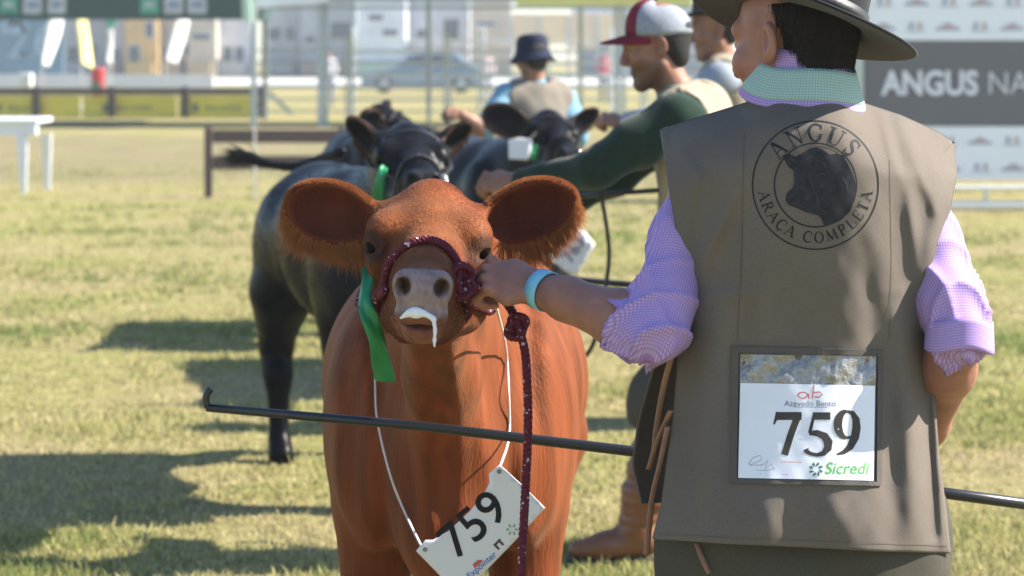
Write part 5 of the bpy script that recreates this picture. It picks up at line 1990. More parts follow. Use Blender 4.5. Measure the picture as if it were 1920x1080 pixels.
# stitched pocket with clear sleeve and the number sheet
def quad_grid(c, nu, nv):
    V = []; F = []
    for i in range(nu + 1):
        for j in range(nv + 1):
            a, b = i / nu, j / nv
            V.append(tuple((c[0][k] * (1 - a) + c[1][k] * a) * (1 - b) + (c[3][k] * (1 - a) + c[2][k] * a) * b for k in (0, 1)))
    for i in range(nu):
        for j in range(nv):
            F.append((i * (nv + 1) + j, (i + 1) * (nv + 1) + j, (i + 1) * (nv + 1) + j + 1, i * (nv + 1) + j + 1))
    return V, F


pock = M('pocket_cloth', (.105, .093, .083), .85, .10, 300, .12, 900, spec=.2)
fr = Print()
OC = [(1372, 649), (1655, 656), (1652, 911), (1367, 906)]; IC = [(1386, 662), (1645, 667), (1643, 903), (1382, 898)]
for i in range(4):
    k = (i + 1) % 4
    fr.add(quad_grid([OC[i], OC[k], IC[k], IC[i]], 30, 2))
po = fr.lay('pocket_frame', lambda u, v: on_vest(u, v, .003), pock, vest)
so = po.modifiers.new('thick', 'SOLIDIFY'); so.thickness = .003; so.offset = 0
clear = M('clear_sleeve', (.26, .255, .245), .22, .3, 60, .6, 60, spec=.8, metal=.25)
fr = Print(); fr.add(quad_grid([(1388, 664), (1643, 668), (1642, 722), (1387, 720)], 60, 14))
def crinkle(u, v):
    p = np.array([[u / 11, v / 17, 0]]); q = np.array([[u / 5, v / 9, 0]])
    return on_vest(u, v, .0045 + .0038 * float(vnoise(p, 91)[0]) + .0012 * float(vnoise(q, 92)[0]))
pc = fr.lay('clear_sleeve', crinkle, clear, vest)
pc.data.polygons.foreach_set('use_smooth', [True] * len(pc.data.polygons))
paper = M('number_paper', (.80, .81, .88), .35, .03, 12, .05, 30, spec=.5)
fr = Print(); fr.add(quad_grid([(1388, 718), (1641, 723), (1638, 901), (1384, 896)], 30, 24))
sheet = fr.lay('number_sheet', lambda u, v: on_vest(u, v, .0052), paper, vest)
sheet.data.polygons.foreach_set('use_smooth', [True] * len(sheet.data.polygons))
num = M('number_ink', (.035, .028, .022), .6, .1, 40)
pr = Print()
def S(pts, ws): pr.add(stroke2d(pts, ws))
# bold roman figures 7 5 9
S(dense([(1456, 780), (1503, 780)], 6), 15); S([(1459, 773), (1455, 785), (1451, 796)], [9, 6, 3])
S(dense([(1498, 776), (1492, 790), (1481, 820), (1471, 853)], 6), 13)
S(dense([(1524, 780), (1557, 780)], 5), 14); S(dense([(1527, 776), (1518, 812)], 5), 6)
S([(1517, 812), (1532, 812), (1546, 818), (1553, 829), (1552, 841), (1544, 850), (1532, 853), (1521, 851), (1513, 847), (1511, 842)], [8, 12, 15, 17, 15, 10, 7, 7, 9, 11])
S(arc_pts(1588, 796, 17, 25, 90, 270, 12), [5, 8, 11, 13, 15, 16, 16, 16, 15, 13, 11, 8, 5])
S([(1588, 771), (1598, 774), (1605, 786), (1606, 802), (1603, 820), (1594, 838), (1582, 848), (1569, 852)], [5, 9, 14, 16, 16, 13, 8, 3])
S([(1588, 821), (1598, 819), (1604, 812)], [5, 6, 6])
pr.lay('number_759', lambda u, v: on_vest(u, v, .0056), num, sheet)
pr = Print()
V, F = text_mesh('Azevedo Bento', 15.5); pr.add(([(v.x, v.y) for v in V], F), lambda x, y: (1519 + x, 757 - y))
S(dense([(1486, 763), (1552, 764)], 8), .8)
pr.lay('sponsor_name', lambda u, v: on_vest(u, v, .0056), M('ink_slate', (.14, .14, .22), .6), sheet)
pr = Print()
S(arc_pts(1505, 741, 9, 5.5, 0, 360, 16), 2.4); S(dense([(1515, 738), (1517, 748)], 4), 2.4); S([(1523, 748), (1526, 722)], 2.4); S([(1526, 736), (1536, 735), (1542, 740), (1535, 745), (1527, 744)], 2.4)
pr.lay('red_monogram', lambda u, v: on_vest(u, v, .0056), M('ink_red', (.60, .12, .12), .6), sheet)
pr = Print(); S([(1424, 872), (1470, 866), (1503, 867)], 1.0)
pr.lay('red_line', lambda u, v: on_vest(u, v, .0056), M('ink_red', (.60, .12, .12), .6), sheet)
pr = Print()
V, F = text_mesh('Sicredi', 31, .35, .22); pr.add(([(v.x, v.y) for v in V], F), lambda x, y: (1587 + x * .98, 879 - y))
pr.lay('green_lettering', lambda u, v: on_vest(u, v, .0056), M('ink_green', (.10, .40, .06), .6), sheet)
pr = Print()
for k in range(8):
    a = 2 * math.pi * k / 8
    S([(1530 + 6 * math.cos(a), 880 + 6 * math.sin(a)), (1530 + 10 * math.cos(a + .35), 880 + 10 * math.sin(a + .35)), (1530 + 14 * math.cos(a + .4), 880 + 14 * math.sin(a + .4))], [1, 5, 1])
pr.lay('leaf_burst', lambda u, v: on_vest(u, v, .0056), M('ink_darkgreen', (.05, .16, .06), .6), sheet)
pr = Print()
S([(1403, 871), (1412, 858), (1425, 854), (1428, 862), (1415, 868), (1405, 872), (1430, 872), (1440, 862), (1434, 880), (1446, 870), (1452, 880)], 1.1); S([(1418, 881), (1438, 882), (1452, 879)], .9); S([(1424, 888), (1478, 890)], .7)
pr.lay('signature', lambda u, v: on_vest(u, v, .0056), M('ink_grey', (.25, .25, .32), .6), sheet)
# stitch lines of the vest
for ln in ([(1232, 1000), (1380, 1009), (1560, 1015), (1776, 1024)], [(1395, 250), (1390, 480), (1382, 640)], [(1668, 300), (1672, 480), (1668, 640)]):
    pr = Print(); S(dense(ln, 8), 1.1)
    pr.lay('seam', lambda u, v: on_vest(u, v, .0012), M('stitch', (.09, .075, .06), .8), vest)

# ties at the open side
mb = MB()
for pts, w in (([(1262, 660, 4.16), (1246, 720, 4.20), (1232, 800, 4.24), (1226, 860, 4.27)], .012), ([(1258, 770, 4.15), (1244, 800, 4.18), (1230, 835, 4.2), (1216, 880, 4.22)], .010),
               ([(1252, 800, 4.16), (1238, 870, 4.18), (1222, 940, 4.2), (1212, 1040, 4.21)], .012), ([(1306, 1018, 4.12), (1316, 1045, 4.11), (1330, 1075, 4.1)], .012)):
    mb.tube(spline([P(*p) for p in pts], 6), w * .5, 6, flat=.25)
mb.build('ties', M('tie_tan', (.30, .17, .115), .8, .15, 60), vest, True)

# collar: gingham stand with a mint fold over it
def collar(name, mat, c, R, r0, r1, z0, z1, parent, tilt=.0, weave=False, a0=0, a1=360, thick=.003):
    n = 60; k = 6; V = []; F = []
    for i in range(k + 1):
        t = i / k
        for j in range(n + 1):
            a = math.radians(a0 + (a1 - a0) * j / n)
            rr = r0 + (r1 - r0) * t
            V.append(Vector(c) + Vector((R @ np.array((rr[0] * math.cos(a), rr[1] * math.sin(a), z0 + (z1 - z0) * t + .004 * math.sin(3 * a)))).tolist()))
    for i in range(k):
        for j in range(n):
            F.append((i * (n + 1) + j, i * (n + 1) + j + 1, (i + 1) * (n + 1) + j + 1, (i + 1) * (n + 1) + j))
    me = bpy.data.meshes.new(name); me.from_pydata([tuple(v) for v in V], [], F)
    if weave: setvec(me, [(j / n * .50, (z1 - z0) * i / k, 0) for i in range(k + 1) for j in range(n + 1)])
    o = link(name, me, mat, parent)
    so = o.modifiers.new('thick', 'SOLIDIFY'); so.thickness = thick
    return o


cuff_l = frame((.3, -1, .3), (-.80, .46, -.40))
collar('cuff', ging, P(1184, 616, 4.17), cuff_l, np.array((.054, .054)), np.array((.0555, .0565)), -.030, .016, shirt_o, weave=True, thick=.005)
collar('cuff', ging, P(1172, 616, 4.175), cuff_l, np.array((.0545, .0545)), np.array((.0575, .058)), -.004, .014, shirt_o, weave=True, thick=.004)
cuff_r = frame((.1, -1, .1), (-.06, .10, -1))
collar('cuff', ging, P(1799, 628, 4.13), cuff_r, np.array((.054, .054)), np.array((.0565, .056)), -.024, .026, shirt_o, weave=True, thick=.005)
cc = P(1510, 138, 4.205)
Rc = frame((-.25, 1, .14), (.10, -.14, 1))
collar('shirt_collar', ging, cc, Rc, np.array((.080, .080)), np.array((.072, .074)), -.02, .046, e1, weave=True)
mint = gingham('mint_weave', (.42, .56, .51), (.26, .41, .38), 1500)
collar('mint_collar', mint, cc, Rc, np.array((.1015, .101)), np.array((.082, .082)), -.034, .016, e1, weave=True)
collar('collar_edge', ging, cc, Rc, np.array((.1055, .1050)), np.array((.1010, .1005)), -.046, -.033, e1, weave=True)
# hat
hat_mesh('hat', e1, felt, m1.head + Vector((.014, 0, .036)), (-.50, .86, 0.0), (.45, -.10, .88), .092, .106, .125, .100, dip=.006, roll=.010, thick=.006, slope=.008)
# wristband
R = frame((m1.wrL - m1.elL), (0, 0, 1))
wc = m1.wrL - (m1.wrL - m1.elL).normalized() * .012
mb = MB(); V = []; F = []; n = 40
dirv = (m1.wrL - m1.elL).normalized()
for t in (-.012, 0, .012):
    for j in range(n):
        a = 2 * math.pi * j / n
        V.append(wc + Vector((R @ np.array((.0345 * math.cos(a), t, .0325 * math.sin(a)))).tolist()))
for i in range(2):
    for j in range(n):
        k = (j + 1) % n; F.append((i * n + j, i * n + k, (i + 1) * n + k, (i + 1) * n + j))
me = bpy.data.meshes.new('wristband'); me.from_pydata([tuple(v) for v in V], [], F)
wb = link('wristband', me, M('band_cyan', (.22, .55, .68), .4, .12, 60), e1)
wb.modifiers.new('thick', 'SOLIDIFY').thickness = .002

# ------------------------------------------------------------------ the other handlers
def vest_field(m, g=.036, hem=.42, arm=.078):
    s = SDF(); m.torso(s, g, k=.05)
    for sh, el in ((m.shL, m.elL), (m.shR, m.elR)):
        d = (el - sh).normalized()
        out = (sh - m.mid).normalized()
        s.cone(sh + out * .035 - d * .02, arm, sh + d * .5 + out * .10, arm, k=.012, op=-1)
    s.fn(lambda p: (m.pel.z - hem * 0 - .06) - p[:, 2], k=.01, op=2)
    s.cone(m.mid + Vector((0, 0, .01)), .070, m.neck + Vector((0, 0, .25)), .085, k=.012, op=-1)
    return s


def dress(m, e, skin, skin_name, sleeve_mat, vest_mat, res, cuff=1.85, hair=(.014, .010, .008), stubble=0.0, collar_mat=None, face_res=.006, hair_front=-.005):
    sm = skin_mat(skin_name, skin)
    z = [([m.head.x - .14, m.head.y - .14, m.head.z - .15], [m.head.x + .14, m.head.y + .14, m.head.z + .13])]
    for w, h in ((m.wrL, m.handL), (m.wrR, m.handR)):
        c = w + Vector(h[0]).normalized() * .06
        z.append(([c.x - .09, c.y - .09, c.z - .09], [c.x + .09, c.y + .09, c.z + .09]))
    body_part(m, e, skin, hair, sm, face_res, res * 2, z, stubble)
    field_part('hair', hair_field(m, low=-.085, front=hair_front, thick=.008), *bounds([m.head], .16), res, hairm, e)
    lo, hi = bounds([m.shL, m.shR, m.elL, m.elR, m.wrL, m.wrR, m.pel], .13)
    wr = lambda V: .004 * np.sin(vnoise(V * 13, 171) * 4) + .003 * vnoise(V * 30, 172)
    o, V, F = field_part('shirt', shirt_field(m, .002, cuff, cuff), lo, hi, res * 1.2, sleeve_mat, e, wr)
    lo, hi = bounds([m.shL, m.shR, m.pel], .22)
    fold = lambda V: .007 * np.sin(vnoise(V * np.array([11, 11, 5]), 173) * 4) + .002 * vnoise(V * 40, 174)
    field_part('vest', vest_field(m), lo, hi, res * 1.2, vest_mat, e, fold)
    lo, hi = bounds([m.hipL, m.hipR, m.knL, m.knR, m.pel + Vector((0, 0, .15))], .17); lo[2] = max(.1, min(m.anL.z, m.anR.z) + .15)
    field_part('trousers', trouser_field(m, .035), lo, hi, res * 1.8, trouser, e, tw)
    boots(m, e, boot_brown, .55)
    if collar_mat:
        R = frame(m.hfwd, (0, 0, 1))
        collar('collar', collar_mat, m.mid.lerp(m.head, .38) + Vector((0, 0, -.01)), R, np.array((.070, .074)), np.array((.064, .068)), -.025, .022, e)


RELAX = (25, 30, 20)
# man in the maroon cap: faces left, left arm stretched to the black calf
m2 = Man(P(1232, 84, 8.10), (-1, .05, -.22), (-.16, 0, 1),
         P(1272, 222, 7.92), P(1318, 205, 8.29), P(1118, 316, 7.93), P(1150, 330, 8.40), P(962, 341, 8.10), P(1000, 420, 8.45),
         P(1362, 560, 8.03), P(1362, 560, 8.19), P(1255, 745, 7.98), P(1400, 760, 8.22), P(1190, 985, 8.0), P(1440, 985, 8.24), (-1, -.12, 0),
         ((-1, .10, -.02), (.05, -.75, .65), 1, GRIP, TH), ((-1, .1, -.2), (0, .6, .8), -1, GRIP, TH), hs=1.02)
m2.anL.z = m2.anR.z = .10
e2m = empty('person', (m2.pel.x, m2.pel.y, 0), 'man in a maroon and grey cap and green sweater reaching left to a black calf', 'person', 'handlers leading the calves')
green_knit = M('green_knit', (.012, .030, .019), .9, .2, 60, .3, 300, sheen=.2, spec=.1)
khaki2 = M('vest_khaki_light', (.30, .25, .185), .85, .10, 200, .12, 600, var2=.08, scale2=6, spec=.2)
teal = M('teal_cloth', (.12, .22, .21), .8, .1, 80)
dress(m2, e2m, (.27, .130, .078), 'skin_cap', green_knit, khaki2, .009, hair=(.014, .010, .008), stubble=.55, collar_mat=teal)


def baseball_cap(m, e, c, R, front, mesh_m, bill_m):
    """six-panel cap: front panels and bill in one colour, mesh at the back"""
    n = 40; k = 12
    for part, mat_, a0, a1 in (('front_panel', front, 42, 138), ('mesh_panel', mesh_m, 138, 402)):
        V = []; F = []
        for i in range(k + 1):
            t = i / k; th = t * math.pi / 2
            for j in range(n + 1):
                a = math.radians(a0 + (a1 - a0) * j / n)
                f = max(0, math.sin(a))
                rx, ry, rz = .088, .107, .100 + .012 * f
                V.append(Vector(c) + Vector((R @ np.array((rx * math.cos(th) ** .75 * math.cos(a), ry * math.cos(th) ** .75 * math.sin(a), rz * math.sin(th) ** .9 - .012 * (1 - f)))).tolist()))
        for i in range(k):
            for j in range(n): F.append((i * (n + 1) + j, i * (n + 1) + j + 1, (i + 1) * (n + 1) + j + 1, (i + 1) * (n + 1) + j))
        me = bpy.data.meshes.new(part); me.from_pydata([tuple(v) for v in V], [], F)
        o = link(part, me, mat_, e); so = o.modifiers.new('thick', 'SOLIDIFY'); so.thickness = .003
    V = []; F = []; nb = 20
    for i in range(7):
        q = i / 6
        for j in range(nb + 1):
            a = math.radians(15 + 150 * j / nb)
            r0 = np.array((.088 * math.cos(a), .107 * math.sin(a)))
            ext = .082 * math.sin(math.pi * j / nb) ** .6
            y = r0[1] + ext * q; x = r0[0] * (1 - .06 * q)
            V.append(Vector(c) + Vector((R @ np.array((x, y, -.004 - .016 * q - 2.2 * x * x * (.6 + .4 * q)))).tolist()))
    for i in range(6):
        for j in range(nb): F.append((i * (nb + 1) + j, i * (nb + 1) + j + 1, (i + 1) * (nb + 1) + j + 1, (i + 1) * (nb + 1) + j))
    me = bpy.data.meshes.new('bill'); me.from_pydata([tuple(v) for v in V], [], F)
    o = link('bill', me, bill_m, e); so = o.modifiers.new('thick', 'SOLIDIFY'); so.thickness = .006
    b = MB().sphere(Vector(c) + Vector((R @ np.array((0, 0, .112 - .008))).tolist()), .007, 8, 6).build('button', front, e, True)
maroon = M('cap_maroon', (.16, .012, .030), .8, .12, 60, .15, 300, spec=.2)
meshg = M('cap_mesh', (.27, .29, .33), .8, .25, 160, .3, 300, spec=.2)
cap = empty('cap', (0, 0, 0)); cap.parent = e2m; cap.location = -e2m.location + m2.head
cap.location = m2.head - e2m.location
Rcap = frame((-1, .05, -.10), (-.10, 0, 1))
baseball_cap(m2, cap, m2.head + Vector((.006, 0, .040)), Rcap, maroon, meshg, maroon)

# man in the dark hat behind him
m4 = Man(P(1340, 52, 11.0), (-1, -.02, -.18), (-.10, 0, 1),
         P(1352, 150, 10.83), P(1372, 145, 11.17), P(1245, 225, 10.80), P(1290, 260, 11.2), P(1170, 228, 10.95), P(1180, 300, 11.2),
         P(1390, 395, 10.92), P(1390, 395, 11.08), P(1375, 560, 10.9), P(1420, 560, 11.1), P(1370, 740, 10.9), P(1430, 740, 11.1), (-1, -.1, 0),
         ((-1, .05, .12), (0, -.6, .8), 1, GRIP, TH), ((-1, .1, -.2), (0, .6, .8), -1, GRIP, TH), hs=1.02)
m4.anL.z = m4.anR.z = .10
e4m = empty('person', (m4.pel.x, m4.pel.y, 0), 'man in a dark hat half hidden behind the maroon cap', 'person', 'handlers leading the calves')
dress(m4, e4m, (.26, .125, .078), 'skin_dark_hat', M('pale_shirt', (.26, .29, .34), .8, .08, 60), khaki2, .012, stubble=.1, collar_mat=M('navy_cloth', (.018, .022, .035), .8, .1, 60))
hat_mesh('hat', e4m, M('navy_felt', (.012, .013, .018), .85, .15, 100, .2, 400, spec=.2), m4.head + Vector((.012, 0, .055)), (-1, 0, -.05), (-.05, .05, 1), .090, .106, .11, .075, dip=-.006, roll=.012)

# man in the navy bucket hat, seen from behind
m3 = Man(P(998, 108, 14.5), (-.45, .88, -.25), (0, 0, 1),
         P(948, 178, 14.42), P(1060, 186, 14.58), P(908, 246, 14.3), P(1085, 262, 14.5), P(868, 216, 14.25), P(1060, 330, 14.75),
         P(975, 385, 14.5), P(1035, 385, 14.55), P(965, 480, 14.45), P(1040, 480, 14.6), P(960, 590, 14.5), P(1045, 590, 14.6), (-.2, 1, 0),
         ((-1, .0, .15), (0, -.7, .7), 1, GRIP, TH), ((-.3, 1, -.2), (0, .2, .9), -1, GRIP, TH), hs=1.02)
m3.anL.z = m3.anR.z = .10
e3m = empty('person', (m3.pel.x, m3.pel.y, 0), 'man in a navy bucket hat and light blue shirt seen from behind', 'person', 'handlers leading the calves')
blue_cloth = M('light_blue_cloth', (.15, .30, .40), .8, .1, 60)
dress(m3, e3m, (.29, .145, .09), 'skin_bucket', blue_cloth, M('vest_khaki_grey', (.20, .175, .145), .85, .12, 150, spec=.2), .012, cuff=.92, collar_mat=blue_cloth, face_res=.008)
def bucket_hat(e, c, R, mat):
    prof = [(0, .105), (.5, .104), (.80, .096), (.93, .075), (1.0, .03), (1.02, .004), (1.22, -.028), (1.46, -.052)]
    n = 36; V = []; F = []
    for f, z in prof:
        for j in range(n):
            a = 2 * math.pi * j / n
            V.append(Vector(c) + Vector((R @ np.array((.090 * f * math.cos(a), .106 * f * math.sin(a), z + .008 * math.sin(3 * a) * max(0, f - 1) * 2))).tolist()))
    for i in range(len(prof) - 1):
        for j in range(n):
            k = (j + 1) % n; F.append((i * n + j, (i + 1) * n + j, (i + 1) * n + k, i * n + k))
    me = bpy.data.meshes.new('bucket_hat'); me.from_pydata([tuple(v) for v in V], [], F)
    o = link('bucket_hat', me, mat, e); so = o.modifiers.new('thick', 'SOLIDIFY'); so.thickness = .005
    o.modifiers.new('round', 'SUBSURF').render_levels = 1
bucket_hat(e3m, m3.head + Vector((0, 0, .030)), frame((-.45, .88, -.1), (0, -.05, 1)), M('navy_cotton', (.014, .018, .040), .85, .15, 80, .2, 300, spec=.2))


# far visitors behind the pens
def visitor(u, v_feet, d, top, trouser_c, label, skin=(.34, .19, .13)):
    b = P(u, v_feet, d); b.z = 0
    e = empty('person', b, label, 'person', 'visitors behind the pens')
    h = 1.66
    s = SDF()
    s.ell((b.x, b.y, h - .12), (.075, .09, .115), k=.02)
    s.cone((b.x, b.y, h - .2), .05, (b.x, b.y, h - .3), .06, k=.03)
    s.ecap((b.x, b.y, h - .36), (.17, .10), (b.x, b.y, h - .80), (.15, .11), (1, 0, 0), k=.04)
    for q in (-1, 1):
        s.chain([(b.x + q * .19, b.y, h - .34), (b.x + q * .24, b.y - .02, h - .60), (b.x + q * .20, b.y - .12, h - .82)], [.05, .042, .035], k=.02)
        s.chain([(b.x + q * .09, b.y, h - .80), (b.x + q * .10, b.y, .48), (b.x + q * .10, b.y, .08)], [.09, .062, .045], k=.03)
        s.cone((b.x + q * .10, b.y + .03, .05), .05, (b.x + q * .10, b.y - .14, .04), .04, k=.03)
    V, F = sdf_mesh(s, *grid([b.x - .33, b.y - .25, -.02], [b.x + .33, b.y + .2, h + .05], .022))
    me = mesh_fast('body', V, F)
    z = V[:, 2]
    C = np.where((z > h - .30)[:, None], np.array(skin), np.where((z > h - .84)[:, None], np.array(top), np.where((z > .1)[:, None], np.array(trouser_c), np.array([.03, .03, .03]))))
    C = np.where(((z > h - .1) | ((V[:, 1] > b.y + .02) & (z > h - .2)))[:, None], np.array([.03, .02, .015]), C)
    setcol(me, C)
    link('body', me, M('visitor_cloth', (0, 0, 0), .8, .1, 20, attr=True), e)
visitor(1133, 190, 78, (.62, .14, .22), (.10, .13, .22), 'visitor in a pink shirt behind the pens left of the maroon cap')
visitor(912, 190, 79, (.60, .50, .52), (.22, .25, .35), 'visitor in a pale top at the back of the parked car')
visitor(616, 196, 74, (.66, .64, .70), (.16, .20, .32), 'visitor in a white top beside the double tent pole')

# ------------------------------------------------------------------ halters, ropes, ribbons, cards, show sticks
def rope_material(name, base, fleck):
    m = M(name, base, .75, .25, 220, spec=.25)
    nt = m.node_tree; L = nt.links.new
    b = nt.nodes['Principled BSDF']; vm = [n for n in nt.nodes if n.type == 'VECT_MATH'][0]
    tc = [n for n in nt.nodes if n.type == 'TEX_COORD'][0]
    nz = nt.nodes.new('ShaderNodeTexNoise'); nz.inputs['Scale'].default_value = 130; nz.inputs['Detail'].default_value = 1
    L(tc.outputs['Object'], nz.inputs['Vector'])
    mr = nt.nodes.new('ShaderNodeMapRange'); mr.inputs[1].default_value = .66; mr.inputs[2].default_value = .70
    L(nz.outputs[0], mr.inputs[0])
    mx = nt.nodes.new('ShaderNodeMix'); mx.data_type = 'RGBA'; mx.inputs[7].default_value = (*fleck, 1)
    L(mr.outputs[0], mx.inputs[0]); L(vm.outputs[0], mx.inputs[6]); L(mx.outputs[2], b.inputs['Base Color'])
    return m
mrope = rope_material('maroon_rope', (.105, .013, .026), (.55, .42, .45))
Vr, Fr = RED[2], RED[3]
red_bvh = BVHTree.FromPolygons([Vector(v) for v in Vr.tolist()], [tuple(f) for f in Fr.tolist()])


def on_calf(u, v, off=.008, bvh=red_bvh, fallback=4.4):
    d = (P(u, v, 1.0) - CAMP).normalized()
    h = bvh.ray_cast(CAMP, d)
    if h[0] is None:
        q = bvh.find_nearest(P(u, v, fallback)); return q[0] + q[1] * off
    return h[0] + h[1] * off


RhR, pollR = RED[5], RED[6]
def headpt(x, y, z): return pollR + Vector((RhR @ (np.array((x, y, z)) * 1.06)).tolist())
def hug(p, off):
    q = red_bvh.find_nearest(p)
    n = (p - q[0]); s = 1 if n.dot(q[1]) >= 0 else -1
    return q[0] + q[1] * off
halt = empty('rope_halter', headpt(0, .25, -.2), 'maroon rope halter round the red calf\'s nose', 'halter')
ring = [hug(headpt(x, y, z), .007) for x, y, z in ((.012, .296, .0), (.035, .296, -.035), (.060, .285, -.075), (.066, .262, -.115), (.062, .225, -.160), (.035, .19, -.20), (0, .18, -.215),
                                                   (-.035, .19, -.20), (-.060, .235, -.160), (-.068, .285, -.115), (-.062, .296, -.075), (-.040, .292, -.035), (-.012, .292, .0), (.012, .296, 0))]
rope('noseband', spline(ring, 6), .0072, mrope, halt, pitch=.020)
side = [hug(headpt(x, y, z), .007) for x, y, z in ((-.064, .300, -.110), (-.075, .22, -.15), (-.085, .12, -.18), (-.085, .02, -.16), (-.080, -.07, -.12), (-.04, -.10, -.07), (.04, -.10, -.07), (.080, -.07, -.12), (.085, .02, -.16), (.085, .12, -.18), (.075, .22, -.15), (.064, .310, -.11))]
rope('headstall', spline(side, 5), .0065, mrope, halt, pitch=.020)
kn = hug(headpt(-.070, .300, -.092), .010)
mb = MB()
for k in range(3):
    pts = [kn + Vector((.017 * math.cos(a) * (1 if k != 1 else .4) - .004, -.006 + .012 * math.sin(a + k), .017 * math.sin(a) + (k - 1) * .010)) for a in np.linspace(0, 2 * math.pi, 14)]
    mb.tube(pts, .0068, 7)
mb.build('knot', mrope, halt, True)
# lead rope through the hand, hanging with a knot at its top
hx = m1.wrL + Vector((-.03, .02, -.035))
lead = empty('lead_rope', P(985, 1080, 4.30), 'maroon lead rope with a knot hanging below the man\'s fist', 'rope')
lpath = spline([kn, kn + Vector((.02, -.004, -.012)), P(905, 520, 4.37), P(930, 545, 4.385), P(955, 575, 4.36), P(968, 600, 4.33), P(975, 620, 4.32), P(985, 665, 4.31), P(989, 730, 4.305), P(990, 800, 4.30), P(987, 880, 4.30), P(983, 960, 4.30), P(979, 1040, 4.30), P(976, 1120, 4.31), P(972, 1300, 4.32)], 8)
rope('strand', lpath, .0076, mrope, lead, pitch=.026)
mb = MB(); kc = P(969, 612, 4.328)
for k in range(3):
    pts = [kc + Vector((.014 * math.cos(a) + .003 * (k - 1), .010 * math.sin(a * 1 + k * 2), .010 * math.sin(a) + (k - 1) * .009)) for a in np.linspace(0, 2 * math.pi, 14)]
    mb.tube(pts, .0064, 7)
mb.build('knot', mrope, lead, True)

# froth at the mouth
froth = M('froth', (.80, .80, .80), .35, .05, 200, .3, 300, spec=.4, sss=.3, subcol=(1, 1, 1))
s = SDF()
for u, v, r in ((752, 596, .003), (759, 592, .004), (766, 588, .0055), (773, 585, .0075), (781, 584, .0085), (790, 586, .0075), (798, 589, .0055), (780, 592, .005), (806, 593, .0045), (813, 598, .005)):
    s.ell(on_calf(u, v, .001), (r, r * .7, r * .8), k=.008)
d0 = on_calf(813, 598, .004)
s.chain([d0, d0 + Vector((.002, -.004, -.018)), d0 + Vector((.001, -.005, -.034)), d0 + Vector((.001, -.005, -.044))], [.0040, .0031, .0028, .0026], k=.004)
pts = [on_calf(785, 580), d0]
o, _, _ = field_part('froth', s, *bounds(pts, .06), .0022, froth, None)
tag(o, 'white froth dripping from the red calf\'s mouth', 'froth')

# green ribbons
def ribbon(name, path, w, mat, label, normal=(0, -1, 0), twist=0.0, tail=True):
    pts = spline(path, 8); V = []; F = []
    n = len(pts)
    for i, p in enumerate(pts):
        t = (pts[min(i + 1, n - 1)] - pts[max(i - 1, 0)]).normalized()
        s_ = t.cross(Vector(normal)).normalized()
        s_ = Matrix.Rotation(twist * math.sin(i / n * 7), 3, t) @ s_
        ww = w[0] + (w[1] - w[0]) * i / (n - 1) if isinstance(w, tuple) else w
        for j in range(5):
            V.append(p + s_ * (ww * (j / 4 - .5)) + Vector(normal) * (.004 * math.sin(j * 1.6 + i * .35)))
    for i in range(n - 1):
        for j in range(4): F.append((i * 5 + j, i * 5 + j + 1, (i + 1) * 5 + j + 1, (i + 1) * 5 + j))
    me = bpy.data.meshes.new(name); me.from_pydata([tuple(v) for v in V], [], F)
    o = link(name, me, mat); so = o.modifiers.new('thick', 'SOLIDIFY'); so.thickness = .0012
    tag(o, label, 'ribbon', 'green rosette ribbons on the calves')
    return o
satin = M('green_satin', (.010, .215, .075), .38, .12, 20, .1, 60, spec=.5)
ribbon('ribbon', [P(692, 500, 4.46), P(688, 530, 4.42), P(684, 565, 4.38), P(694, 600, 4.37), P(707, 640, 4.38), P(715, 680, 4.40), P(722, 716, 4.43)], (.020, .036), satin, 'long green satin ribbon hanging beside the red calf\'s cheek', twist=.5)
ribbon('ribbon', [P(722, 312, 8.35), P(716, 322, 8.33), P(712, 345, 8.33), P(707, 390, 8.36), P(704, 410, 8.36)], (.022, .055), satin, 'green ribbon beside the black calf\'s cheek behind the red calf', twist=.3)
ribbon('ribbon', [P(1000, 272, 11.45), P(1001, 285, 11.42), P(999, 300, 11.42)], (.03, .035), satin, 'small green ribbon beside the white tag under the far calf\'s ear', twist=.2)

# number card of the red calf on its cord
wc_ = M('card_white', (.80, .80, .85), .5, .03, 10, spec=.4)
outline = [(780, 1033), (798, 1012), (812, 1012), (840, 996), (880, 960), (908, 925), (918, 905), (917, 888), (937, 871), (980, 910), (1022, 952), (965, 1015), (905, 1076), (880, 1102), (860, 1115)]
cd = empty('number_card', P(900, 1115, 4.62), 'white number card 759 hung on a cord below the red calf\'s chest', 'card')
def card_pt(u, v, off=0.0):
    # a slightly curled plane that leans against the brisket
    d = 4.665 + .00012 * (v - 1000) - .00006 * (u - 900) - 1.3e-6 * (u - 900) ** 2 - off
    return P(u, v, d)
V, F = fill2d(outline, 14)
me = bpy.data.meshes.new('card'); me.from_pydata([tuple(card_pt(*p)) for p in V], [], F)
co = link('card', me, wc_, cd, True); so = co.modifiers.new('thick', 'SOLIDIFY'); so.thickness = .0014
a = math.radians(-41)
def ctx(name, txt, size, off, cu, cv, mat, shear=0.0, space=1.0):
    V, F = text_mesh(txt, size, off, shear, space=space); pr = Print()
    pr.add(([(v.x, v.y) for v in V], F), lambda x, y: (cu + x * math.cos(a) + y * math.sin(a), cv + x * math.sin(a) - y * math.cos(a)))
    return pr.lay(name, lambda u, v: card_pt(u, v, .0022), mat, cd)
ctx('number_759', '759', 92, .9, 888, 985, ink, space=1.0)
def cstroke(name, pts, w, mat):
    pr = Print(); pr.add(stroke2d(dense(pts, 5), w)); return pr.lay(name, lambda u, v: card_pt(u, v, .0022), mat, cd)
ctx('sponsor_line', 'Expointer', 17, .3, 903, 1060, M('ink_blue', (.10, .20, .50), .6))
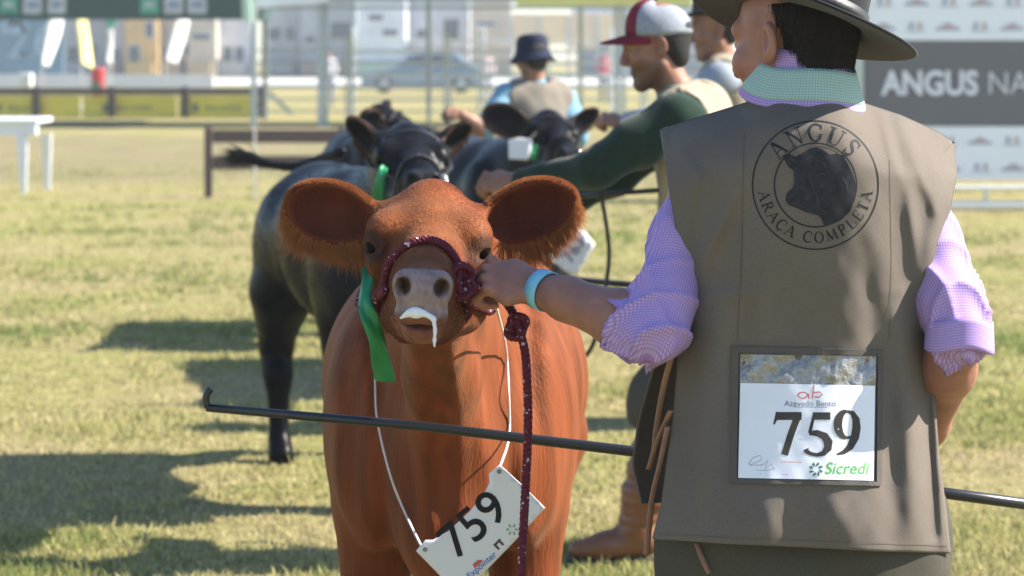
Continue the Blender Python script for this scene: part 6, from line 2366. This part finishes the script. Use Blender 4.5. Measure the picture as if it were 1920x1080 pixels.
pr = Print(); pr.add(fill2d([(886, 1058), (896, 1050), (906, 1050), (900, 1058), (890, 1066)], 5)); pr.lay('sponsor_arch', lambda u, v: card_pt(u, v, .0022), M('ink_red', (.60, .12, .12), .6), cd)
for k, (p0, p1) in enumerate((((926, 1020), (936, 1030)), ((934, 1012), (944, 1022)), ((928, 1022), (938, 1011)))):
    cstroke('shield_mark', [p0, p1], 4.5, M('ink_brown', (.10, .06, .05), .6))
for k in range(6):
    aa = k * math.pi / 3
    cstroke('leaf_mark', [(960 + 5 * math.cos(aa), 993 + 5 * math.sin(aa)), (960 + 11 * math.cos(aa), 993 + 11 * math.sin(aa))], 4, M('ink_palegreen', (.30, .42, .28), .6))
for u, v in ((797, 1030), (936, 884)):
    MB().lathe([(.0035, 0), (.0045, .0006), (.0045, .0012), (.002, .0014)], card_pt(u, v, .0015), 12, Matrix.Rotation(math.radians(90), 3, 'X')).build('eyelet', M('eyelet', (.22, .22, .2), .4, metal=.6), cd)
cordm = M('cord_white', (.72, .70, .68), .7, .06, 100)
rope('cord', spline([on_calf(700, 560, .014), on_calf(712, 640, .014), on_calf(714, 720, .014), on_calf(722, 790, .016), on_calf(745, 890, .016), on_calf(772, 965, .014), card_pt(789, 1022, .002)], 6), .0022, cordm, cd, pitch=.012)
rope('cord', spline([on_calf(915, 575, .016), on_calf(932, 650, .018), on_calf(939, 740, .018), on_calf(941, 820, .016), card_pt(937, 876, .002)], 6), .0022, cordm, cd, pitch=.012)

# 763 card and the small tag of the far calf
cd = empty('number_card', P(1075, 500, 11.35), 'white number card 763 right of the red calf\'s ear', 'card')
quad = [(1040, 492), (1062, 458), (1084, 426), (1098, 436), (1116, 458), (1098, 488), (1080, 518), (1060, 508)]
V, F = fill2d(quad, 12)
me = bpy.data.meshes.new('card'); me.from_pydata([tuple(P(u, v, 11.35)) for u, v in V], [], F)
co = link('card', me, wc_, cd); co.modifiers.new('thick', 'SOLIDIFY').thickness = .002
a2 = math.radians(-58); V, F = text_mesh('763', 34, .5); pr = Print()
pr.add(([(v.x, v.y) for v in V], F), lambda x, y: (1076 + x * math.cos(a2) + y * math.sin(a2), 468 + x * math.sin(a2) - y * math.cos(a2)))
pr.lay('number_763', lambda u, v: P(u, v, 11.34), M('ink_slate', (.14, .14, .22), .6), cd)
rope('cord', spline([P(1040, 492, 11.36), P(1015, 440, 11.4), P(1000, 380, 11.45)], 5), .003, cordm, cd, pitch=.02)
rope('cord', spline([P(1086, 428, 11.36), P(1088, 380, 11.45), P(1080, 330, 11.5)], 5), .003, cordm, cd, pitch=.02)
cd = empty('number_tag', P(975, 300, 11.4), 'small blank white tag under the far calf\'s drooping ear', 'tag')
V, F = fill2d([(953, 262), (975, 258), (998, 262), (996, 280), (990, 300), (954, 298)], 8)
me = bpy.data.meshes.new('card'); me.from_pydata([tuple(P(u, v, 11.40)) for u, v in V], [], F)
co = link('card', me, wc_, cd); co.modifiers.new('thick', 'SOLIDIFY').thickness = .002
rope('cord', spline([P(990, 262, 11.41), P(998, 256, 11.45), P(1006, 248, 11.5)], 5), .0022, M('cord_grey', (.12, .12, .12), .7), cd, pitch=.02)

# halters of the black calves: strap leather
strap = M('strap_black', (.020, .014, .012), .5, .15, 60)
chain = M('chain_steel', (.75, .76, .78), .25, .1, 60, metal=.9)
def black_halter(C, sc, label, chain_on=True):
    R_, pl = C[5], C[6]
    bv = BVHTree.FromPolygons([Vector(v) for v in C[2].tolist()], [tuple(f) for f in C[3].tolist()])
    def hp(x, y, z, off=.008):
        p = pl + Vector((R_ @ (np.array((x, y, z)) * sc)).tolist()); q = bv.find_nearest(p); return q[0] + q[1] * off
    e = empty('leather_halter', hp(0, .3, -.2), label, 'halter', 'leather halters on the black calves')
    def band(name, pts, r, mm): MB().tube(spline([hp(*p) for p in pts], 5), r, 8, flat=.5).build(name, mm, e, True)
    band('noseband', [(.0, .30, 0), (.045, .30, -.05), (.062, .30, -.11), (.04, .29, -.17), (0, .285, -.2), (-.04, .29, -.17), (-.062, .30, -.11), (-.045, .30, -.05), (0, .30, 0)], .009, strap)
    for q in (-1, 1):
        band('cheek_strap', [(q * .062, .30, -.10), (q * .09, .22, -.10), (q * .10, .12, -.10), (q * .10, .04, -.09)], .008, strap)
    band('browband', [(.095, .10, -.06), (.06, .10, 0), (0, .10, .01), (-.06, .10, 0), (-.095, .10, -.06)], .008, strap)
    if chain_on:
        for k in range(5):
            t = k / 4
            c = hp(-.064 + .01 * t, .30 + .05 * t, -.10 - .05 * t, .010)
            MB().tube([c + Vector((.016 * math.cos(a_), -.004, .016 * math.sin(a_))) for a_ in np.linspace(0, 2 * math.pi, 12)], .0045, 6).build('chain_link', chain, e, True)
    return hp
hp2 = black_halter(C2, 1.20, 'black leather halter with a bright chain on the nearest black calf')
black_halter(C3, 1.12, 'dark halter on the black calf whose head is turned right', False)
black_halter(C4, 1.12, 'dark halter on the black calf beside the outstretched green sleeve')

# show sticks
stick = M('stick_black', (.014, .015, .018), .35, .1, 30, spec=.5)
e = empty('show_stick', P(1100, 838, 4.40), 'long black show stick with a hooked tip held across the red calf', 'stick')
mb = MB(); mb.tube([P(388, 764, 4.52), P(800, 800, 4.475), P(1200, 848, 4.43), P(1500, 886, 4.425), P(1775, 925, 4.42), P(2010, 957, 4.42)], [.0075, .0085, .0095, .0095, .010, .010], 12)
mb.build('shaft', stick, e, True)
MB().tube(spline([P(390, 764, 4.52), P(386, 752, 4.52), P(388, 738, 4.52), P(396, 729, 4.52)], 5), [.0065] * 15 + [.005], 8).build('hook', stick, e, True)
o = MB().tube([P(1040, 519, 8.4), P(1085, 525, 8.4), P(1240, 540, 8.2)], .011, 8).build('show_stick', stick, None, True)
tag(o, 'black show stick behind the foreground man\'s forearm', 'stick')
o = MB().tube([P(1085, 368, 8.15), P(1130, 364, 8.1), P(1260, 355, 8.0)], .008, 8).build('show_stick', stick, None, True)
tag(o, 'thin black show stick under the green sleeve', 'stick')
cordb = M('cord_black', (.02, .02, .02), .7, .1, 60)
o = MB().tube(spline([P(1122, 345, 8.0), P(1128, 370, 7.98), P(1138, 430, 7.98), P(1142, 480, 7.98), P(1136, 535, 7.98), P(1120, 620, 8.0), P(1100, 665, 8.05), P(1060, 690, 8.1)], 6), .007, 8).build('lead_line', cordb, None, True)
tag(o, 'thin dark lead line hanging below the green sleeve', 'line')

# ------------------------------------------------------------------ dusty air
hz = MB().box(-246, 246, -34, 426, -1.0, 9.0).build('haze', None)
hm = bpy.data.materials.new('haze')
hm.use_nodes = True
for n_ in list(hm.node_tree.nodes):
    if n_.type != 'OUTPUT_MATERIAL': hm.node_tree.nodes.remove(n_)
pv = hm.node_tree.nodes.new('ShaderNodeVolumePrincipled')
pv.inputs['Color'].default_value = (.90, .94, 1.0, 1)
pv.inputs['Density'].default_value = .0011
pv.inputs['Anisotropy'].default_value = .25
hm.node_tree.links.new(pv.outputs[0], [n_ for n_ in hm.node_tree.nodes if n_.type == 'OUTPUT_MATERIAL'][0].inputs['Volume'])
hz.data.materials.append(hm)
tag(hz, 'thin dusty haze in the air over the whole show ring', 'haze', kind='stuff')
